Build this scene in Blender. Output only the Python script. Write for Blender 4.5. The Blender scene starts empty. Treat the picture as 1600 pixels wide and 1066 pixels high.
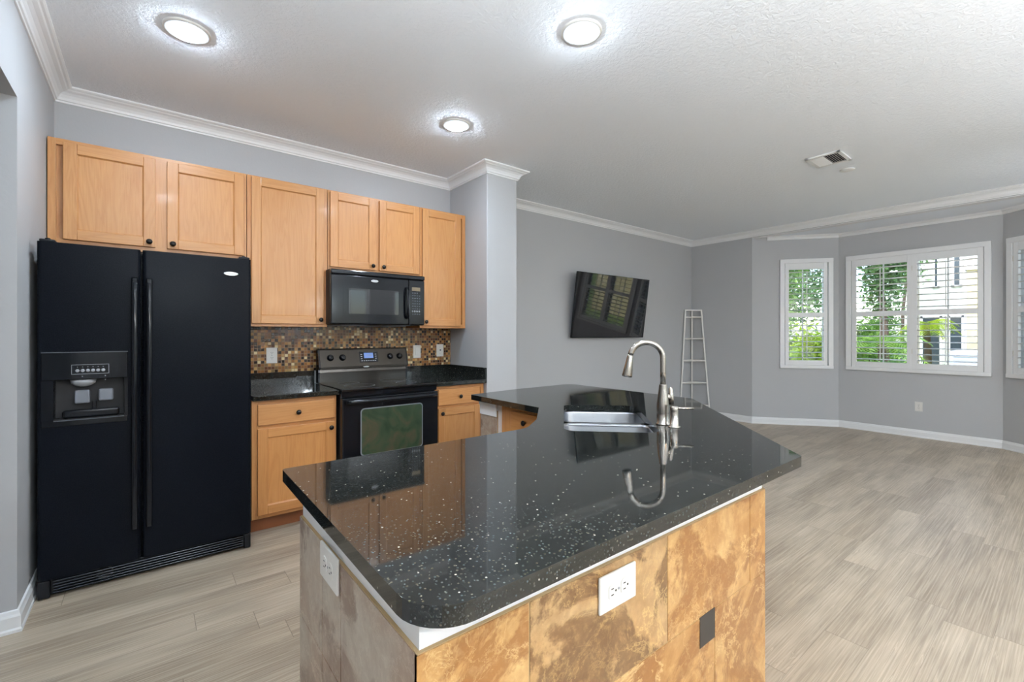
import bpy, bmesh, math, random
from mathutils import Vector, Matrix
from mathutils.geometry import tessellate_polygon

PI = math.pi
S = bpy.context.scene
COL = S.collection

# ------------------------------------------------------------------ camera, world, sun, exposure
cam_d = bpy.data.cameras.new('camera')
cam = bpy.data.objects.new('camera', cam_d)
COL.objects.link(cam)
S.camera = cam
cam.location = (0.0, 0.0, 1.29)
cam.rotation_euler = (PI / 2, 0, math.atan(897 / 714) - PI / 2)
cam_d.sensor_width = 36.0
cam_d.lens = 36.0 * 714 / 1600
cam_d.shift_y = -10 / 1600
cam_d.clip_start = 0.02
cam_d.clip_end = 300

world = bpy.data.worlds.new('sky_world')
S.world = world
world.use_nodes = True
wn = world.node_tree.nodes
wl_ = world.node_tree.links
sky = wn.new('ShaderNodeTexSky')
sky.sky_type = 'NISHITA'
sky.sun_disc = False
sky.sun_elevation = math.radians(55)
sky.sun_rotation = math.radians(250)
sky.dust_density = 2.0
sky.ozone_density = 1.5
wn['Background'].inputs['Strength'].default_value = 0.60
wl_.new(sky.outputs[0], wn['Background'].inputs['Color'])

sun_d = bpy.data.lights.new('sun', 'SUN')
sun_d.energy = 3.7
sun_d.angle = math.radians(1.0)
sun_d.color = (1.0, 0.96, 0.88)
sun = bpy.data.objects.new('sun', sun_d)
COL.objects.link(sun)
sun.location = (-10, 4, 14)
sun.rotation_euler = Vector((0.62, -0.18, -0.95)).to_track_quat('-Z', 'Y').to_euler()

S.view_settings.view_transform = 'Standard'
S.view_settings.look = 'None'
S.view_settings.gamma = 1.0
S.view_settings.use_curve_mapping = False
S.view_settings.exposure = 0.42
try:
    S.cycles.use_denoising = True
    S.cycles.denoiser = 'OPENIMAGEDENOISE'
    S.cycles.max_bounces = 10
    S.cycles.diffuse_bounces = 6
    S.cycles.glossy_bounces = 5
    S.cycles.transmission_bounces = 8
    S.cycles.sample_clamp_indirect = 6.0
    S.cycles.caustics_reflective = False
    S.cycles.caustics_refractive = False
except Exception:
    pass

LAMP_COOL = 225.0      # diffuser emission, kitchen downlights
FILL_WARM = 50.0  # emission of the warm downlights added out of view as fill
FILL_UPLIGHT = 1150.0       # unseen floor lamps added behind the camera to brighten the ceiling
FILL_GLOBE = 80.0         # globes of the unseen pendants added behind the camera as fill
GLOBE_OLD = 0.0      # diffuser emission, added fill downlights behind the camera

CEIL = 2.79

# ------------------------------------------------------------------ shader helpers
class G:
    """small node-graph helper"""
    def __init__(self, name):
        self.m = bpy.data.materials.new(name)
        self.m.use_nodes = True
        self.t = self.m.node_tree
        self.b = self.t.nodes['Principled BSDF']

    def n(self, kind, **kw):
        nd = self.t.nodes.new(kind)
        for k, v in kw.items():
            setattr(nd, k, v)
        return nd

    def l(self, a, b):
        self.t.links.new(a, b)

    def put(self, sock, v):
        if hasattr(v, 'links') or isinstance(v, bpy.types.NodeSocket):
            self.l(v, sock)
        else:
            sock.default_value = v

    def math(self, op, a, b=0.0, c=None):
        nd = self.n('ShaderNodeMath', operation=op)
        self.put(nd.inputs[0], a)
        self.put(nd.inputs[1], b)
        if c is not None:
            self.put(nd.inputs[2], c)
        return nd.outputs[0]

    def xyz(self, v):
        nd = self.n('ShaderNodeSeparateXYZ')
        self.l(v, nd.inputs[0])
        return nd.outputs

    def comb(self, x=0.0, y=0.0, z=0.0):
        nd = self.n('ShaderNodeCombineXYZ')
        for i, v in enumerate((x, y, z)):
            self.put(nd.inputs[i], v)
        return nd.outputs[0]

    def pos(self):
        return self.n('ShaderNodeNewGeometry').outputs['Position']

    def obj(self):
        return self.n('ShaderNodeTexCoord').outputs['Object']

    def rnd(self):
        return self.n('ShaderNodeObjectInfo').outputs['Random']

    def noise(self, v, scale, detail=4.0, rough=0.5, dist=0.0):
        nd = self.n('ShaderNodeTexNoise')
        self.l(v, nd.inputs['Vector'])
        nd.inputs['Scale'].default_value = scale
        nd.inputs['Detail'].default_value = detail
        nd.inputs['Roughness'].default_value = rough
        nd.inputs['Distortion'].default_value = dist
        return nd.outputs[0]

    def white(self, v):
        nd = self.n('ShaderNodeTexWhiteNoise')
        self.l(v, nd.inputs['Vector'])
        return nd.outputs['Value']

    def vscale(self, v, sc, off=None):
        nd = self.n('ShaderNodeMapping')
        self.l(v, nd.inputs['Vector'])
        nd.inputs['Scale'].default_value = sc
        if off is not None:
            self.put(nd.inputs['Location'], off)
        return nd.outputs[0]

    def ramp(self, f, stops, interp='LINEAR'):
        nd = self.n('ShaderNodeValToRGB')
        self.put(nd.inputs[0], f)
        cr = nd.color_ramp
        cr.interpolation = interp
        while len(cr.elements) < len(stops):
            cr.elements.new(0.5)
        for e, (p, c) in zip(cr.elements, stops):
            e.position = p
            e.color = (c[0], c[1], c[2], 1) if not isinstance(c, float) else (c, c, c, 1)
        return nd.outputs[0]

    def mix(self, f, a, b, mode='MIX'):
        nd = self.n('ShaderNodeMix', data_type='RGBA', blend_type=mode)
        self.put(nd.inputs[0], f)
        for i, v in ((6, a), (7, b)):
            if isinstance(v, tuple) and len(v) == 3:
                v = (*v, 1)
            self.put(nd.inputs[i], v)
        return nd.outputs[2]

    def bump(self, h, strength=0.3, dist=0.01):
        nd = self.n('ShaderNodeBump')
        self.put(nd.inputs['Height'], h)
        nd.inputs['Strength'].default_value = strength
        nd.inputs['Distance'].default_value = dist
        self.l(nd.outputs[0], self.b.inputs['Normal'])

    def set(self, col=None, rough=None, metal=None, ior=None, coat=None, spec=None):
        b = self.b
        if col is not None:
            if isinstance(col, tuple):
                col = (*col[:3], 1)
            self.put(b.inputs['Base Color'], col)
        if rough is not None:
            self.put(b.inputs['Roughness'], rough)
        if metal is not None:
            b.inputs['Metallic'].default_value = metal
        if ior is not None:
            b.inputs['IOR'].default_value = ior
        if coat is not None:
            b.inputs['Coat Weight'].default_value = coat
            b.inputs['Coat Roughness'].default_value = 0.1
        if spec is not None:
            b.inputs['Specular IOR Level'].default_value = spec
        return self.m


def srgb(r, g, b):
    f = lambda c: (c / 255 / 12.92) if c / 255 <= 0.04045 else ((c / 255 + 0.055) / 1.055) ** 2.4
    return (f(r), f(g), f(b))


def flat(name, col, rough=0.5, metal=0.0, **kw):
    g = G(name)
    # faint mottling keeps every surface procedural
    n = g.noise(g.obj(), 30.0, 2.0)
    c = g.mix(n, tuple(x * 0.96 for x in col), tuple(min(1, x * 1.04) for x in col))
    return g.set(c, rough, metal, **kw)


def emis(name, col, strength):
    g = G(name)
    g.set(col, 0.5)
    g.b.inputs['Emission Color'].default_value = (*col, 1)
    g.b.inputs['Emission Strength'].default_value = strength
    return g.m


def paint(name, col, bump=0.08, scale=90.0, rough=0.6):
    g = G(name)
    p = g.pos()
    n = g.noise(p, scale, 3.0)
    big = g.noise(p, 1.3, 2.0)
    g.set(g.mix(big, tuple(x * 0.97 for x in col), tuple(x * 1.03 for x in col)), rough)
    g.bump(n, bump, 0.004)
    return g.m


def mat_ceiling():
    g = G('ceiling_knockdown_white')
    p = g.pos()
    a = g.noise(p, 42.0, 5.0, 0.6, 0.6)
    a = g.ramp(a, [(0.40, 0.0), (0.60, 1.0)])
    b = g.noise(p, 130.0, 2.0)
    h = g.math('ADD', a, g.math('MULTIPLY', b, 0.25))
    g.set(srgb(242, 247, 253), 0.75)
    g.bump(h, 0.40, 0.004)
    return g.m


def mat_oak(name, axis):
    """honey oak; axis = the grain direction in object space"""
    g = G(name)
    o = g.obj()
    r = g.rnd()
    off = g.comb(g.math('MULTIPLY', r, 13.7), g.math('MULTIPLY', r, 7.3), g.math('MULTIPLY', r, 29.1))
    st = {'z': (9.0, 9.0, 0.9), 'x': (0.9, 9.0, 9.0), 'y': (9.0, 0.9, 9.0)}[axis]
    v = g.vscale(o, st, off)
    warp = g.noise(v, 1.0, 3.0, 0.55, 0.4)
    # cathedral figure: bands of a warped field
    band = g.math('FRACT', g.math('MULTIPLY', warp, 11.0))
    band = g.ramp(band, [(0.0, 0.35), (0.55, 1.0), (0.9, 0.75), (1.0, 0.35)])
    fs = {'z': (160.0, 160.0, 5.0), 'x': (5.0, 160.0, 160.0), 'y': (160.0, 5.0, 160.0)}[axis]
    fine = g.noise(g.vscale(o, fs, off), 1.0, 3.0, 0.6)
    fine = g.ramp(fine, [(0.35, 0.0), (0.6, 1.0)])
    tone = g.noise(g.vscale(o, tuple(x * 0.25 for x in st), off), 1.4, 2.0)
    base = g.mix(tone, srgb(180, 126, 75), srgb(203, 150, 95))
    base = g.mix(g.math('MULTIPLY', r, 0.55), base, srgb(196, 136, 78))
    c = g.mix(g.math('MULTIPLY', g.math('SUBTRACT', 1.0, band), 0.85), base, srgb(176, 116, 64))
    c = g.mix(g.math('MULTIPLY', g.math('SUBTRACT', 1.0, fine), 0.30), c, srgb(176, 116, 66))
    g.set(c, 0.36, coat=0.08)
    g.bump(fine, 0.12, 0.001)
    return g.m


def mat_floor():
    g = G('vinyl_plank_floor')
    x, y, z = g.xyz(g.pos())
    W, L = 0.155, 1.22
    yy = g.math('DIVIDE', g.math('ADD', y, 20.215), W)
    row = g.math('FLOOR', yy)
    fy = g.math('FRACT', yy)
    ro = g.white(g.comb(row, 3.0, 0.0))
    xx = g.math('ADD', g.math('DIVIDE', g.math('ADD', x, 20.0), L), g.math('MULTIPLY', ro, 7.0))
    cl = g.math('FLOOR', xx)
    fx = g.math('FRACT', xx)
    idv = g.comb(row, cl, 0.0)
    r1 = g.white(idv)
    r2 = g.white(g.comb(cl, row, 5.0))
    # grain coordinates, shifted per plank
    gv = g.comb(g.math('ADD', g.math('MULTIPLY', x, 0.45), g.math('MULTIPLY', r1, 40.0)),
                g.math('ADD', g.math('MULTIPLY', y, 15.0), g.math('MULTIPLY', r2, 40.0)), 0.0)
    warp = g.noise(gv, 1.0, 4.0, 0.55, 0.5)
    band = g.math('FRACT', g.math('MULTIPLY', warp, 11.0))
    band = g.ramp(band, [(0.0, 0.35), (0.3, 0.8), (0.86, 0.45), (0.93, 1.0), (1.0, 0.35)])
    pick = g.ramp(g.noise(g.comb(g.math('MULTIPLY', x, 0.9), g.math('ADD', g.math('MULTIPLY', y, 5.0), g.math('MULTIPLY', r1, 20.0)), 0.0), 1.0, 2.0), [(0.38, 0.25), (0.6, 1.0)])
    band = g.math('ADD', 0.6, g.math('MULTIPLY', g.math('SUBTRACT', band, 0.6), pick))
    gf = g.comb(g.math('ADD', g.math('MULTIPLY', x, 2.2), g.math('MULTIPLY', r1, 40.0)), g.math('MULTIPLY', y, 150.0), 0.0)
    fine = g.noise(gf, 1.0, 4.0, 0.6)
    blot = g.noise(g.comb(g.math('ADD', g.math('MULTIPLY', x, 1.1), g.math('MULTIPLY', r2, 30.0)), g.math('MULTIPLY', y, 4.5), 0.0), 1.5, 3.0)
    blot = g.ramp(blot, [(0.36, 0.0), (0.66, 1.0)])
    base = g.mix(r1, srgb(168, 152, 131), srgb(204, 189, 167))
    c = g.mix(g.math('MULTIPLY', blot, 0.62), base, srgb(120, 106, 90))
    c = g.mix(g.math('MULTIPLY', g.math('SUBTRACT', 1.0, band), 0.80), c, srgb(116, 100, 82))
    c = g.mix(g.math('MULTIPLY', g.ramp(fine, [(0.42, 0.0), (0.72, 1.0)]), 0.45), c, srgb(226, 212, 192))
    # joints
    ey = g.math('MULTIPLY', g.math('MINIMUM', fy, g.math('SUBTRACT', 1.0, fy)), W)
    ex = g.math('MULTIPLY', g.math('MINIMUM', fx, g.math('SUBTRACT', 1.0, fx)), L)
    e = g.math('MINIMUM', ex, ey)
    j = g.math('LESS_THAN', e, 0.0012)
    jx = g.math('LESS_THAN', ex, 0.0012)
    c = g.mix(g.math('ADD', g.math('MULTIPLY', j, 0.28), g.math('MULTIPLY', jx, 0.35)), c, srgb(84, 70, 58))
    rough = g.ramp(fine, [(0.0, 0.34), (1.0, 0.48)])
    g.set(c, rough)
    h = g.math('ADD', g.math('MULTIPLY', band, 0.4), g.math('MULTIPLY', fine, 0.5))
    h = g.math('SUBTRACT', h, g.math('MULTIPLY', j, 1.0))
    g.bump(h, 0.18, 0.0015)
    return g.m


def mat_granite():
    g = G('black_granite')
    p = g.pos()
    v = g.n('ShaderNodeTexVoronoi')
    g.l(p, v.inputs['Vector'])
    v.inputs['Scale'].default_value = 210.0
    r = g.xyz(v.outputs['Color'])
    near = g.math('LESS_THAN', v.outputs['Distance'], 0.42)
    fleck = g.math('MULTIPLY', g.math('GREATER_THAN', r[0], 0.80), near)
    bright = g.math('MULTIPLY', g.math('GREATER_THAN', r[1], 0.993), near)
    v2 = g.n('ShaderNodeTexVoronoi')
    g.l(p, v2.inputs['Vector'])
    v2.inputs['Scale'].default_value = 520.0
    r2 = g.xyz(v2.outputs['Color'])
    fl2 = g.math('GREATER_THAN', r2[0], 0.86)
    cloud = g.noise(p, 9.0, 4.0)
    base = g.mix(cloud, (0.004, 0.005, 0.005), (0.010, 0.012, 0.011))
    fc = g.mix(r[2], srgb(92, 84, 66), srgb(74, 88, 92))
    c = g.mix(g.math('MULTIPLY', fleck, 0.62), base, fc)
    c = g.mix(g.math('MULTIPLY', fl2, 0.12), c, srgb(88, 92, 88))
    c = g.mix(bright, c, srgb(176, 172, 158))
    g.set(c, 0.04, ior=1.56, coat=0.05)
    g.b.inputs['Coat Roughness'].default_value = 0.33
    return g.m


def mat_mosaic():
    g = G('glass_mosaic_backsplash')
    x, y, z = g.xyz(g.pos())
    P = 0.0236
    ax = g.math('DIVIDE', g.math('ADD', x, 10.0), P)
    az = g.math('DIVIDE', g.math('ADD', z, 10.0), P)
    ix, iz = g.math('FLOOR', ax), g.math('FLOOR', az)
    fx, fz = g.math('FRACT', ax), g.math('FRACT', az)
    r = g.white(g.comb(ix, iz, 0.0))
    r2 = g.white(g.comb(iz, ix, 7.0))
    c = g.ramp(r, [(0.0, srgb(44, 26, 18)), (0.20, srgb(88, 52, 30)), (0.36, srgb(132, 88, 48)), (0.56, srgb(168, 120, 66)),
                   (0.70, srgb(120, 96, 62)), (0.84, srgb(176, 140, 88)), (0.93, srgb(216, 196, 150))], 'CONSTANT')
    e = g.math('MINIMUM', g.math('MINIMUM', fx, g.math('SUBTRACT', 1.0, fx)), g.math('MINIMUM', fz, g.math('SUBTRACT', 1.0, fz)))
    j = g.math('LESS_THAN', e, 0.07)
    c = g.mix(j, c, srgb(132, 108, 84))
    rough = g.mix(j, (0.12, 0.12, 0.12), (0.8, 0.8, 0.8))
    g.set(c, 0.3)
    g.l(rough, g.b.inputs['Roughness'])
    g.bump(g.math('SUBTRACT', g.math('MULTIPLY', r2, 0.3), j), 0.35, 0.002)
    return g.m


def mat_slate(name, c0, c1, c2, vein, seed):
    """polished slate / marble look tile: mottled patches and pale branching veins"""
    g = G(name)
    p = g.vscale(g.pos(), (1, 1, 1), (seed * 3.1, seed * 1.7, seed * 5.3))
    a = g.noise(p, 4.2, 9.0, 0.62, 0.6)
    a = g.ramp(a, [(0.42, 0.0), (0.58, 1.0)])
    b = g.noise(p, 16.0, 8.0, 0.65, 0.6)
    c = g.mix(a, c0, c1)
    dk = g.noise(p, 3.4, 9.0, 0.66, 0.8)
    dk = g.ramp(dk, [(0.49, 0.0), (0.54, 1.0)])
    c = g.mix(g.math('MULTIPLY', dk, 0.85), c, c2)
    gr = g.noise(p, 38.0, 6.0, 0.7, 0.3)
    c = g.mix(g.math('MULTIPLY', g.ramp(gr, [(0.44, 0.0), (0.66, 1.0)]), 0.16), c, c2)
    c = g.mix(g.math('MULTIPLY', g.ramp(gr, [(0.34, 1.0), (0.48, 0.0)]), 0.20), c, vein)
    c = g.mix(g.math('MULTIPLY', g.ramp(b, [(0.40, 0.0), (0.62, 1.0)]), 0.42), c, g.mix(0.5, c2, c0))
    # veins: thin bands round the mid level of a warped noise
    n = g.noise(p, 5.0, 9.0, 0.68, 0.7)
    vv = g.math('ABSOLUTE', g.math('SUBTRACT', n, 0.5))
    vv = g.ramp(vv, [(0.0, 1.0), (0.006, 0.7), (0.014, 0.0)])
    n2 = g.noise(p, 12.0, 8.0, 0.7, 0.6)
    v2 = g.math('ABSOLUTE', g.math('SUBTRACT', n2, 0.52))
    v2 = g.ramp(v2, [(0.0, 0.7), (0.010, 0.0)])
    gate = g.ramp(g.noise(p, 2.7, 2.0), [(0.45, 0.0), (0.6, 1.0)])
    vm = g.math('MULTIPLY', g.math('MAXIMUM', g.math('MULTIPLY', vv, gate), g.math('MULTIPLY', v2, g.math('SUBTRACT', 1.0, gate))), 0.62)
    c = g.mix(vm, c, vein)
    g.set(c, 0.30)
    g.bump(b, 0.15, 0.003)
    return g.m


def mat_steel(name, col=(0.62, 0.60, 0.57), rough=0.26, axis=None):
    g = G(name)
    v = g.vscale(g.obj(), axis or (40, 40, 400))
    n = g.noise(v, 1.0, 3.0)
    g.set(g.mix(n, tuple(x * 0.93 for x in col), col), g.ramp(n, [(0.0, rough * 0.8), (1.0, rough * 1.25)]), 1.0)
    return g.m


def mat_fridge():
    g = G('textured_black_enamel')
    p = g.obj()
    a = g.noise(p, 260.0, 3.0, 0.6)
    big = g.noise(p, 3.0, 3.0)
    g.set(g.mix(big, (0.0028, 0.0036, 0.0056), (0.0056, 0.007, 0.010)), g.ramp(a, [(0.3, 0.20), (0.7, 0.34)]), spec=0.055)
    g.bump(a, 0.10, 0.0012)
    return g.m


def mat_leaf(name, c0, c1, c2):
    g = G(name)
    p = g.pos()
    r = g.noise(p, 5.0, 3.0)
    r2 = g.white(g.n('ShaderNodeVectorMath', operation='SNAP').outputs[0]) if False else g.noise(p, 40.0, 1.0)
    c = g.mix(g.ramp(r, [(0.35, 0.0), (0.65, 1.0)]), c0, c1)
    c = g.mix(g.ramp(r2, [(0.4, 0.0), (0.7, 0.8)]), c, c2)
    g.set(c, 0.45)
    try:
        g.b.inputs['Subsurface Weight'].default_value = 0.0
    except Exception:
        pass
    # thin leaves let light through
    tr = g.n('ShaderNodeBsdfTranslucent')
    g.l(c, tr.inputs['Color'])
    mx = g.n('ShaderNodeMixShader')
    mx.inputs[0].default_value = 0.5
    g.l(g.b.outputs[0], mx.inputs[1])
    g.l(tr.outputs[0], mx.inputs[2])
    out = [n for n in g.t.nodes if n.type == 'OUTPUT_MATERIAL'][0]
    g.l(mx.outputs[0], out.inputs['Surface'])
    return g.m


def mat_glass():
    g = G('window_glass')
    n = g.noise(g.obj(), 3.0, 1.0)
    g.set((1, 1, 1), 0.0)
    tr = g.n('ShaderNodeBsdfTransparent')
    gl = g.n('ShaderNodeBsdfGlossy')
    gl.inputs['Roughness'].default_value = 0.01
    g.l(g.mix(n, (0.9, 0.95, 0.95), (1, 1, 1)), gl.inputs['Color'])
    mx = g.n('ShaderNodeMixShader')
    fr = g.n('ShaderNodeFresnel')
    fr.inputs[0].default_value = 1.45
    g.l(fr.outputs[0], mx.inputs[0])
    g.l(tr.outputs[0], mx.inputs[1])
    g.l(gl.outputs[0], mx.inputs[2])
    out = [n for n in g.t.nodes if n.type == 'OUTPUT_MATERIAL'][0]
    g.l(mx.outputs[0], out.inputs['Surface'])
    return g.m


def mat_grass():
    g = G('lawn_grass')
    p = g.pos()
    a = g.noise(p, 1.2, 4.0)
    b = g.noise(p, 60.0, 3.0)
    c = g.mix(a, srgb(96, 128, 60), srgb(150, 168, 96))
    c = g.mix(g.math('MULTIPLY', b, 0.5), c, srgb(70, 96, 44))
    g.set(c, 0.9)
    g.bump(b, 0.6, 0.03)
    return g.m


M = {}
M['wall'] = paint('grey_wall_paint', srgb(181, 182, 184), 0.10, 70.0)
M['wallc'] = M['wall']
M['ceil'] = mat_ceiling()
M['trim'] = paint('white_trim_paint', srgb(236, 237, 238), 0.0, 60.0, 0.35)
M['floor'] = mat_floor()
M['oakz'] = mat_oak('oak_upright_grain', 'z')
M['oakx'] = mat_oak('oak_level_grain', 'x')
M['oaky'] = mat_oak('oak_level_grain_across', 'y')
M['toe'] = flat('toe_kick_brown', srgb(128, 76, 44), 0.45)
M['granite'] = mat_granite()
M['mosaic'] = mat_mosaic()
M['knob'] = flat('oil_rubbed_bronze', (0.012, 0.010, 0.009), 0.32, 0.6)
M['fridge'] = mat_fridge()
M['blk'] = flat('gloss_black', (0.006, 0.007, 0.009), 0.10, spec=0.28)
M['blkrib'] = flat('black_rib_plastic', (0.016, 0.020, 0.028), 0.22)
M['blksatin'] = flat('satin_black_plastic', (0.007, 0.008, 0.010), 0.35, spec=0.25)
M['cav'] = flat('dark_cavity', (0.003, 0.003, 0.004), 0.6)
M['grey'] = flat('grey_plastic', srgb(112, 116, 124), 0.4)
M['dgrey'] = flat('dark_grey_print', srgb(70, 74, 80), 0.4)
M['lgrey'] = flat('light_grey_print', srgb(150, 152, 156), 0.4)
M['chrome'] = mat_steel('bright_chrome', (0.85, 0.86, 0.88), 0.12)
M['nickel'] = mat_steel('brushed_nickel', (0.42, 0.385, 0.34), 0.22)
M['steel'] = mat_steel('sink_stainless', (0.40, 0.41, 0.43), 0.30, (300, 20, 20))
M['glassblk'] = flat('black_ceramic_glass', (0.006, 0.006, 0.007), 0.04, ior=1.6)
M['bronze'] = flat('dark_bronze_panel', (0.045, 0.038, 0.030), 0.14, 0.55)
M['white'] = flat('white_plastic', srgb(222, 220, 215), 0.35)
M['slot'] = flat('socket_slot_dark', (0.02, 0.018, 0.016), 0.5)
M['tile_gold'] = mat_slate('slate_tile_golden', srgb(168, 122, 68), srgb(198, 160, 106), srgb(132, 84, 38), srgb(222, 192, 138), 1.0)
M['tile_brown'] = mat_slate('slate_tile_brown', srgb(176, 138, 92), srgb(184, 152, 110), srgb(84, 52, 24), srgb(216, 182, 122), 2.35)
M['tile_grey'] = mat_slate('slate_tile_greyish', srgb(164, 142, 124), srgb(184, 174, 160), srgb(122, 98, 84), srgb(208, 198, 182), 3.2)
M['tile_black'] = flat('black_inset_tile', srgb(38, 34, 32), 0.35)
M['grout'] = flat('tile_grout', srgb(168, 142, 104), 0.8)
M['glass'] = mat_glass()
M['lamp'] = emis('downlight_diffuser_cool', (0.74, 0.87, 1.0), LAMP_COOL)
M['lampw'] = emis('fill_downlight_warm', (1.0, 0.90, 0.78), FILL_WARM)
M['rim'] = emis('downlight_lens_rim', (0.80, 0.90, 1.0), 0.55)
M['globe'] = emis('fill_globe_opal', (0.82, 0.93, 1.0), FILL_GLOBE)
M['globew'] = emis('fill_globe_amber', (1.0, 0.68, 0.36), FILL_GLOBE * 0.65)
M['uplight'] = emis('fill_uplight_lens', (0.90, 0.95, 1.0), FILL_UPLIGHT)
M['screen'] = flat('television_screen', (0.004, 0.0035, 0.005), 0.03, ior=1.62)
M['lcd'] = emis('clock_display', (0.12, 0.20, 0.45), 0.5)
M['lcd2'] = flat('dim_display_amber', srgb(120, 104, 80), 0.3)
M['ovenglass'] = None
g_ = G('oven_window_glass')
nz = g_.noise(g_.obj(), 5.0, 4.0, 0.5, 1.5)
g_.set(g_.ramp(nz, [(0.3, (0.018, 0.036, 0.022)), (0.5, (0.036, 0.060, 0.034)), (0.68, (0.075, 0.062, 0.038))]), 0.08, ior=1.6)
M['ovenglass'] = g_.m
M['grass'] = mat_grass()
M['leaf'] = mat_leaf('leaf_green', srgb(96, 142, 58), srgb(150, 184, 84), srgb(60, 100, 46))
M['leafy'] = mat_leaf('leaf_yellow_green', srgb(150, 184, 40), srgb(190, 206, 50), srgb(104, 146, 40))
M['leafd'] = mat_leaf('leaf_deep_green', srgb(84, 128, 72), srgb(130, 164, 104), srgb(56, 92, 54))
M['bark'] = flat('tree_bark', srgb(82, 70, 60), 0.9)
M['cream'] = paint('cream_stucco', srgb(204, 192, 148), 0.5, 40.0, 0.8)
M['housewhite'] = paint('pale_stucco', srgb(206, 208, 204), 0.4, 40.0, 0.8)
M['roof'] = flat('grey_roof_tile', srgb(120, 112, 104), 0.8)
M['housewin'] = flat('dark_house_window', srgb(64, 74, 84), 0.12)
M['housewin2'] = flat('pale_grey_enamel', srgb(168, 182, 194), 0.4)
M['paver'] = flat('pale_patio_paving', srgb(196, 190, 178), 0.8)

# ------------------------------------------------------------------ mesh helpers
class MB:
    def __init__(self):
        self.v, self.f, self.m, self.s = [], [], [], []

    def add(self, verts, faces, m=0, smooth=False):
        b = len(self.v)
        self.v += [tuple(p) for p in verts]
        for fc in faces:
            self.f.append([b + i for i in fc])
            self.m.append(m)
            self.s.append(smooth)
        return self

    def box(self, x0, y0, z0, x1, y1, z1, m=0, bev=0.0, seg=2):
        if x0 > x1: x0, x1 = x1, x0
        if y0 > y1: y0, y1 = y1, y0
        if z0 > z1: z0, z1 = z1, z0
        if bev <= 0:
            v = [(x0, y0, z0), (x1, y0, z0), (x1, y1, z0), (x0, y1, z0), (x0, y0, z1), (x1, y0, z1), (x1, y1, z1), (x0, y1, z1)]
            return self.add(v, [(0, 3, 2, 1), (4, 5, 6, 7), (0, 1, 5, 4), (1, 2, 6, 5), (2, 3, 7, 6), (3, 0, 4, 7)], m)
        bm = bmesh.new()
        bmesh.ops.create_cube(bm, size=1.0, matrix=Matrix.Translation(((x0 + x1) / 2, (y0 + y1) / 2, (z0 + z1) / 2)) @ Matrix.Diagonal((x1 - x0, y1 - y0, z1 - z0, 1)))
        bv = min(bev, (x1 - x0) * 0.45, (y1 - y0) * 0.45, (z1 - z0) * 0.45)
        bmesh.ops.bevel(bm, geom=list(bm.edges), offset=bv, segments=seg, profile=0.5, affect='EDGES')
        bm.verts.index_update()
        self.add([v.co[:] for v in bm.verts], [[v.index for v in f.verts] for f in bm.faces], m, False)
        bm.free()
        return self

    def prism(self, poly, z0, z1, m=0, holes=(), smooth=False):
        loops = [[Vector((p[0], p[1], 0)) for p in poly]] + [[Vector((p[0], p[1], 0)) for p in h] for h in holes]
        tris = tessellate_polygon(loops)
        fl = [p for lp in loops for p in lp]
        n = len(fl)
        vs = [(p.x, p.y, z0) for p in fl] + [(p.x, p.y, z1) for p in fl]
        fs = []
        for t in tris:
            a, b, c = [fl[i] for i in t]
            cr = (b - a).cross(c - a).z
            if abs(cr) < 1e-12:
                continue
            t = t if cr > 0 else (t[0], t[2], t[1])
            fs.append((t[0] + n, t[1] + n, t[2] + n))
            fs.append((t[0], t[2], t[1]))
        self.add(vs, fs, m, smooth)
        base = len(self.v) - 2 * n
        off = 0
        for li, lp in enumerate(loops):
            k = len(lp)
            area = sum(lp[i].x * lp[(i + 1) % k].y - lp[(i + 1) % k].x * lp[i].y for i in range(k))
            ccw = area > 0
            if li > 0:
                ccw = not ccw
            for i in range(k):
                a, b = off + i, off + (i + 1) % k
                q = (a, b, b + n, a + n) if ccw else (b, a, a + n, b + n)
                self.f.append([base + w for w in q])
                self.m.append(m)
                self.s.append(False)
            off += k
        return self

    def lathe(self, prof, c=(0, 0, 0), axis='z', seg=24, m=0, smooth=True, cap=True):
        """prof: list of (radius, height) along axis"""
        vs, fs = [], []
        for r, h in prof:
            for i in range(seg):
                a = 2 * PI * i / seg
                p = (r * math.cos(a), r * math.sin(a), h)
                if axis == 'y': p = (p[0], p[2], p[1])
                if axis == '-y': p = (p[0], -p[2], p[1])
                if axis == 'x': p = (p[2], p[0], p[1])
                if axis == '-x': p = (-p[2], p[0], p[1])
                vs.append((p[0] + c[0], p[1] + c[1], p[2] + c[2]))
        k = len(prof)
        for j in range(k - 1):
            for i in range(seg):
                a, b = j * seg + i, j * seg + (i + 1) % seg
                fs.append((a, b, b + seg, a + seg))
        if cap:
            fs.append(tuple(range(seg))[::-1])
            fs.append(tuple((k - 1) * seg + i for i in range(seg)))
        return self.add(vs, fs, m, smooth)

    def tube(self, pts, rad, seg=12, m=0, smooth=True, cap=True, flatx=1.0):
        pts = [Vector(p) for p in pts]
        if not hasattr(rad, '__len__'):
            rad = [rad] * len(pts)
        vs, fs = [], []
        up = None
        for i, p in enumerate(pts):
            d = (pts[min(i + 1, len(pts) - 1)] - pts[max(i - 1, 0)]).normalized()
            if up is None:
                up = Vector((0, 0, 1)) if abs(d.z) < 0.9 else Vector((1, 0, 0))
            u = (up - d * up.dot(d)).normalized()
            w = d.cross(u)
            up = u
            for j in range(seg):
                a = 2 * PI * j / seg
                vs.append(p + (u * math.cos(a) * flatx + w * math.sin(a)) * rad[i])
        for i in range(len(pts) - 1):
            for j in range(seg):
                a, b = i * seg + j, i * seg + (j + 1) % seg
                fs.append((a, b, b + seg, a + seg))
        if cap:
            fs.append(tuple(range(seg))[::-1])
            fs.append(tuple((len(pts) - 1) * seg + i for i in range(seg)))
        return self.add([tuple(v) for v in vs], fs, m, smooth)

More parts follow.
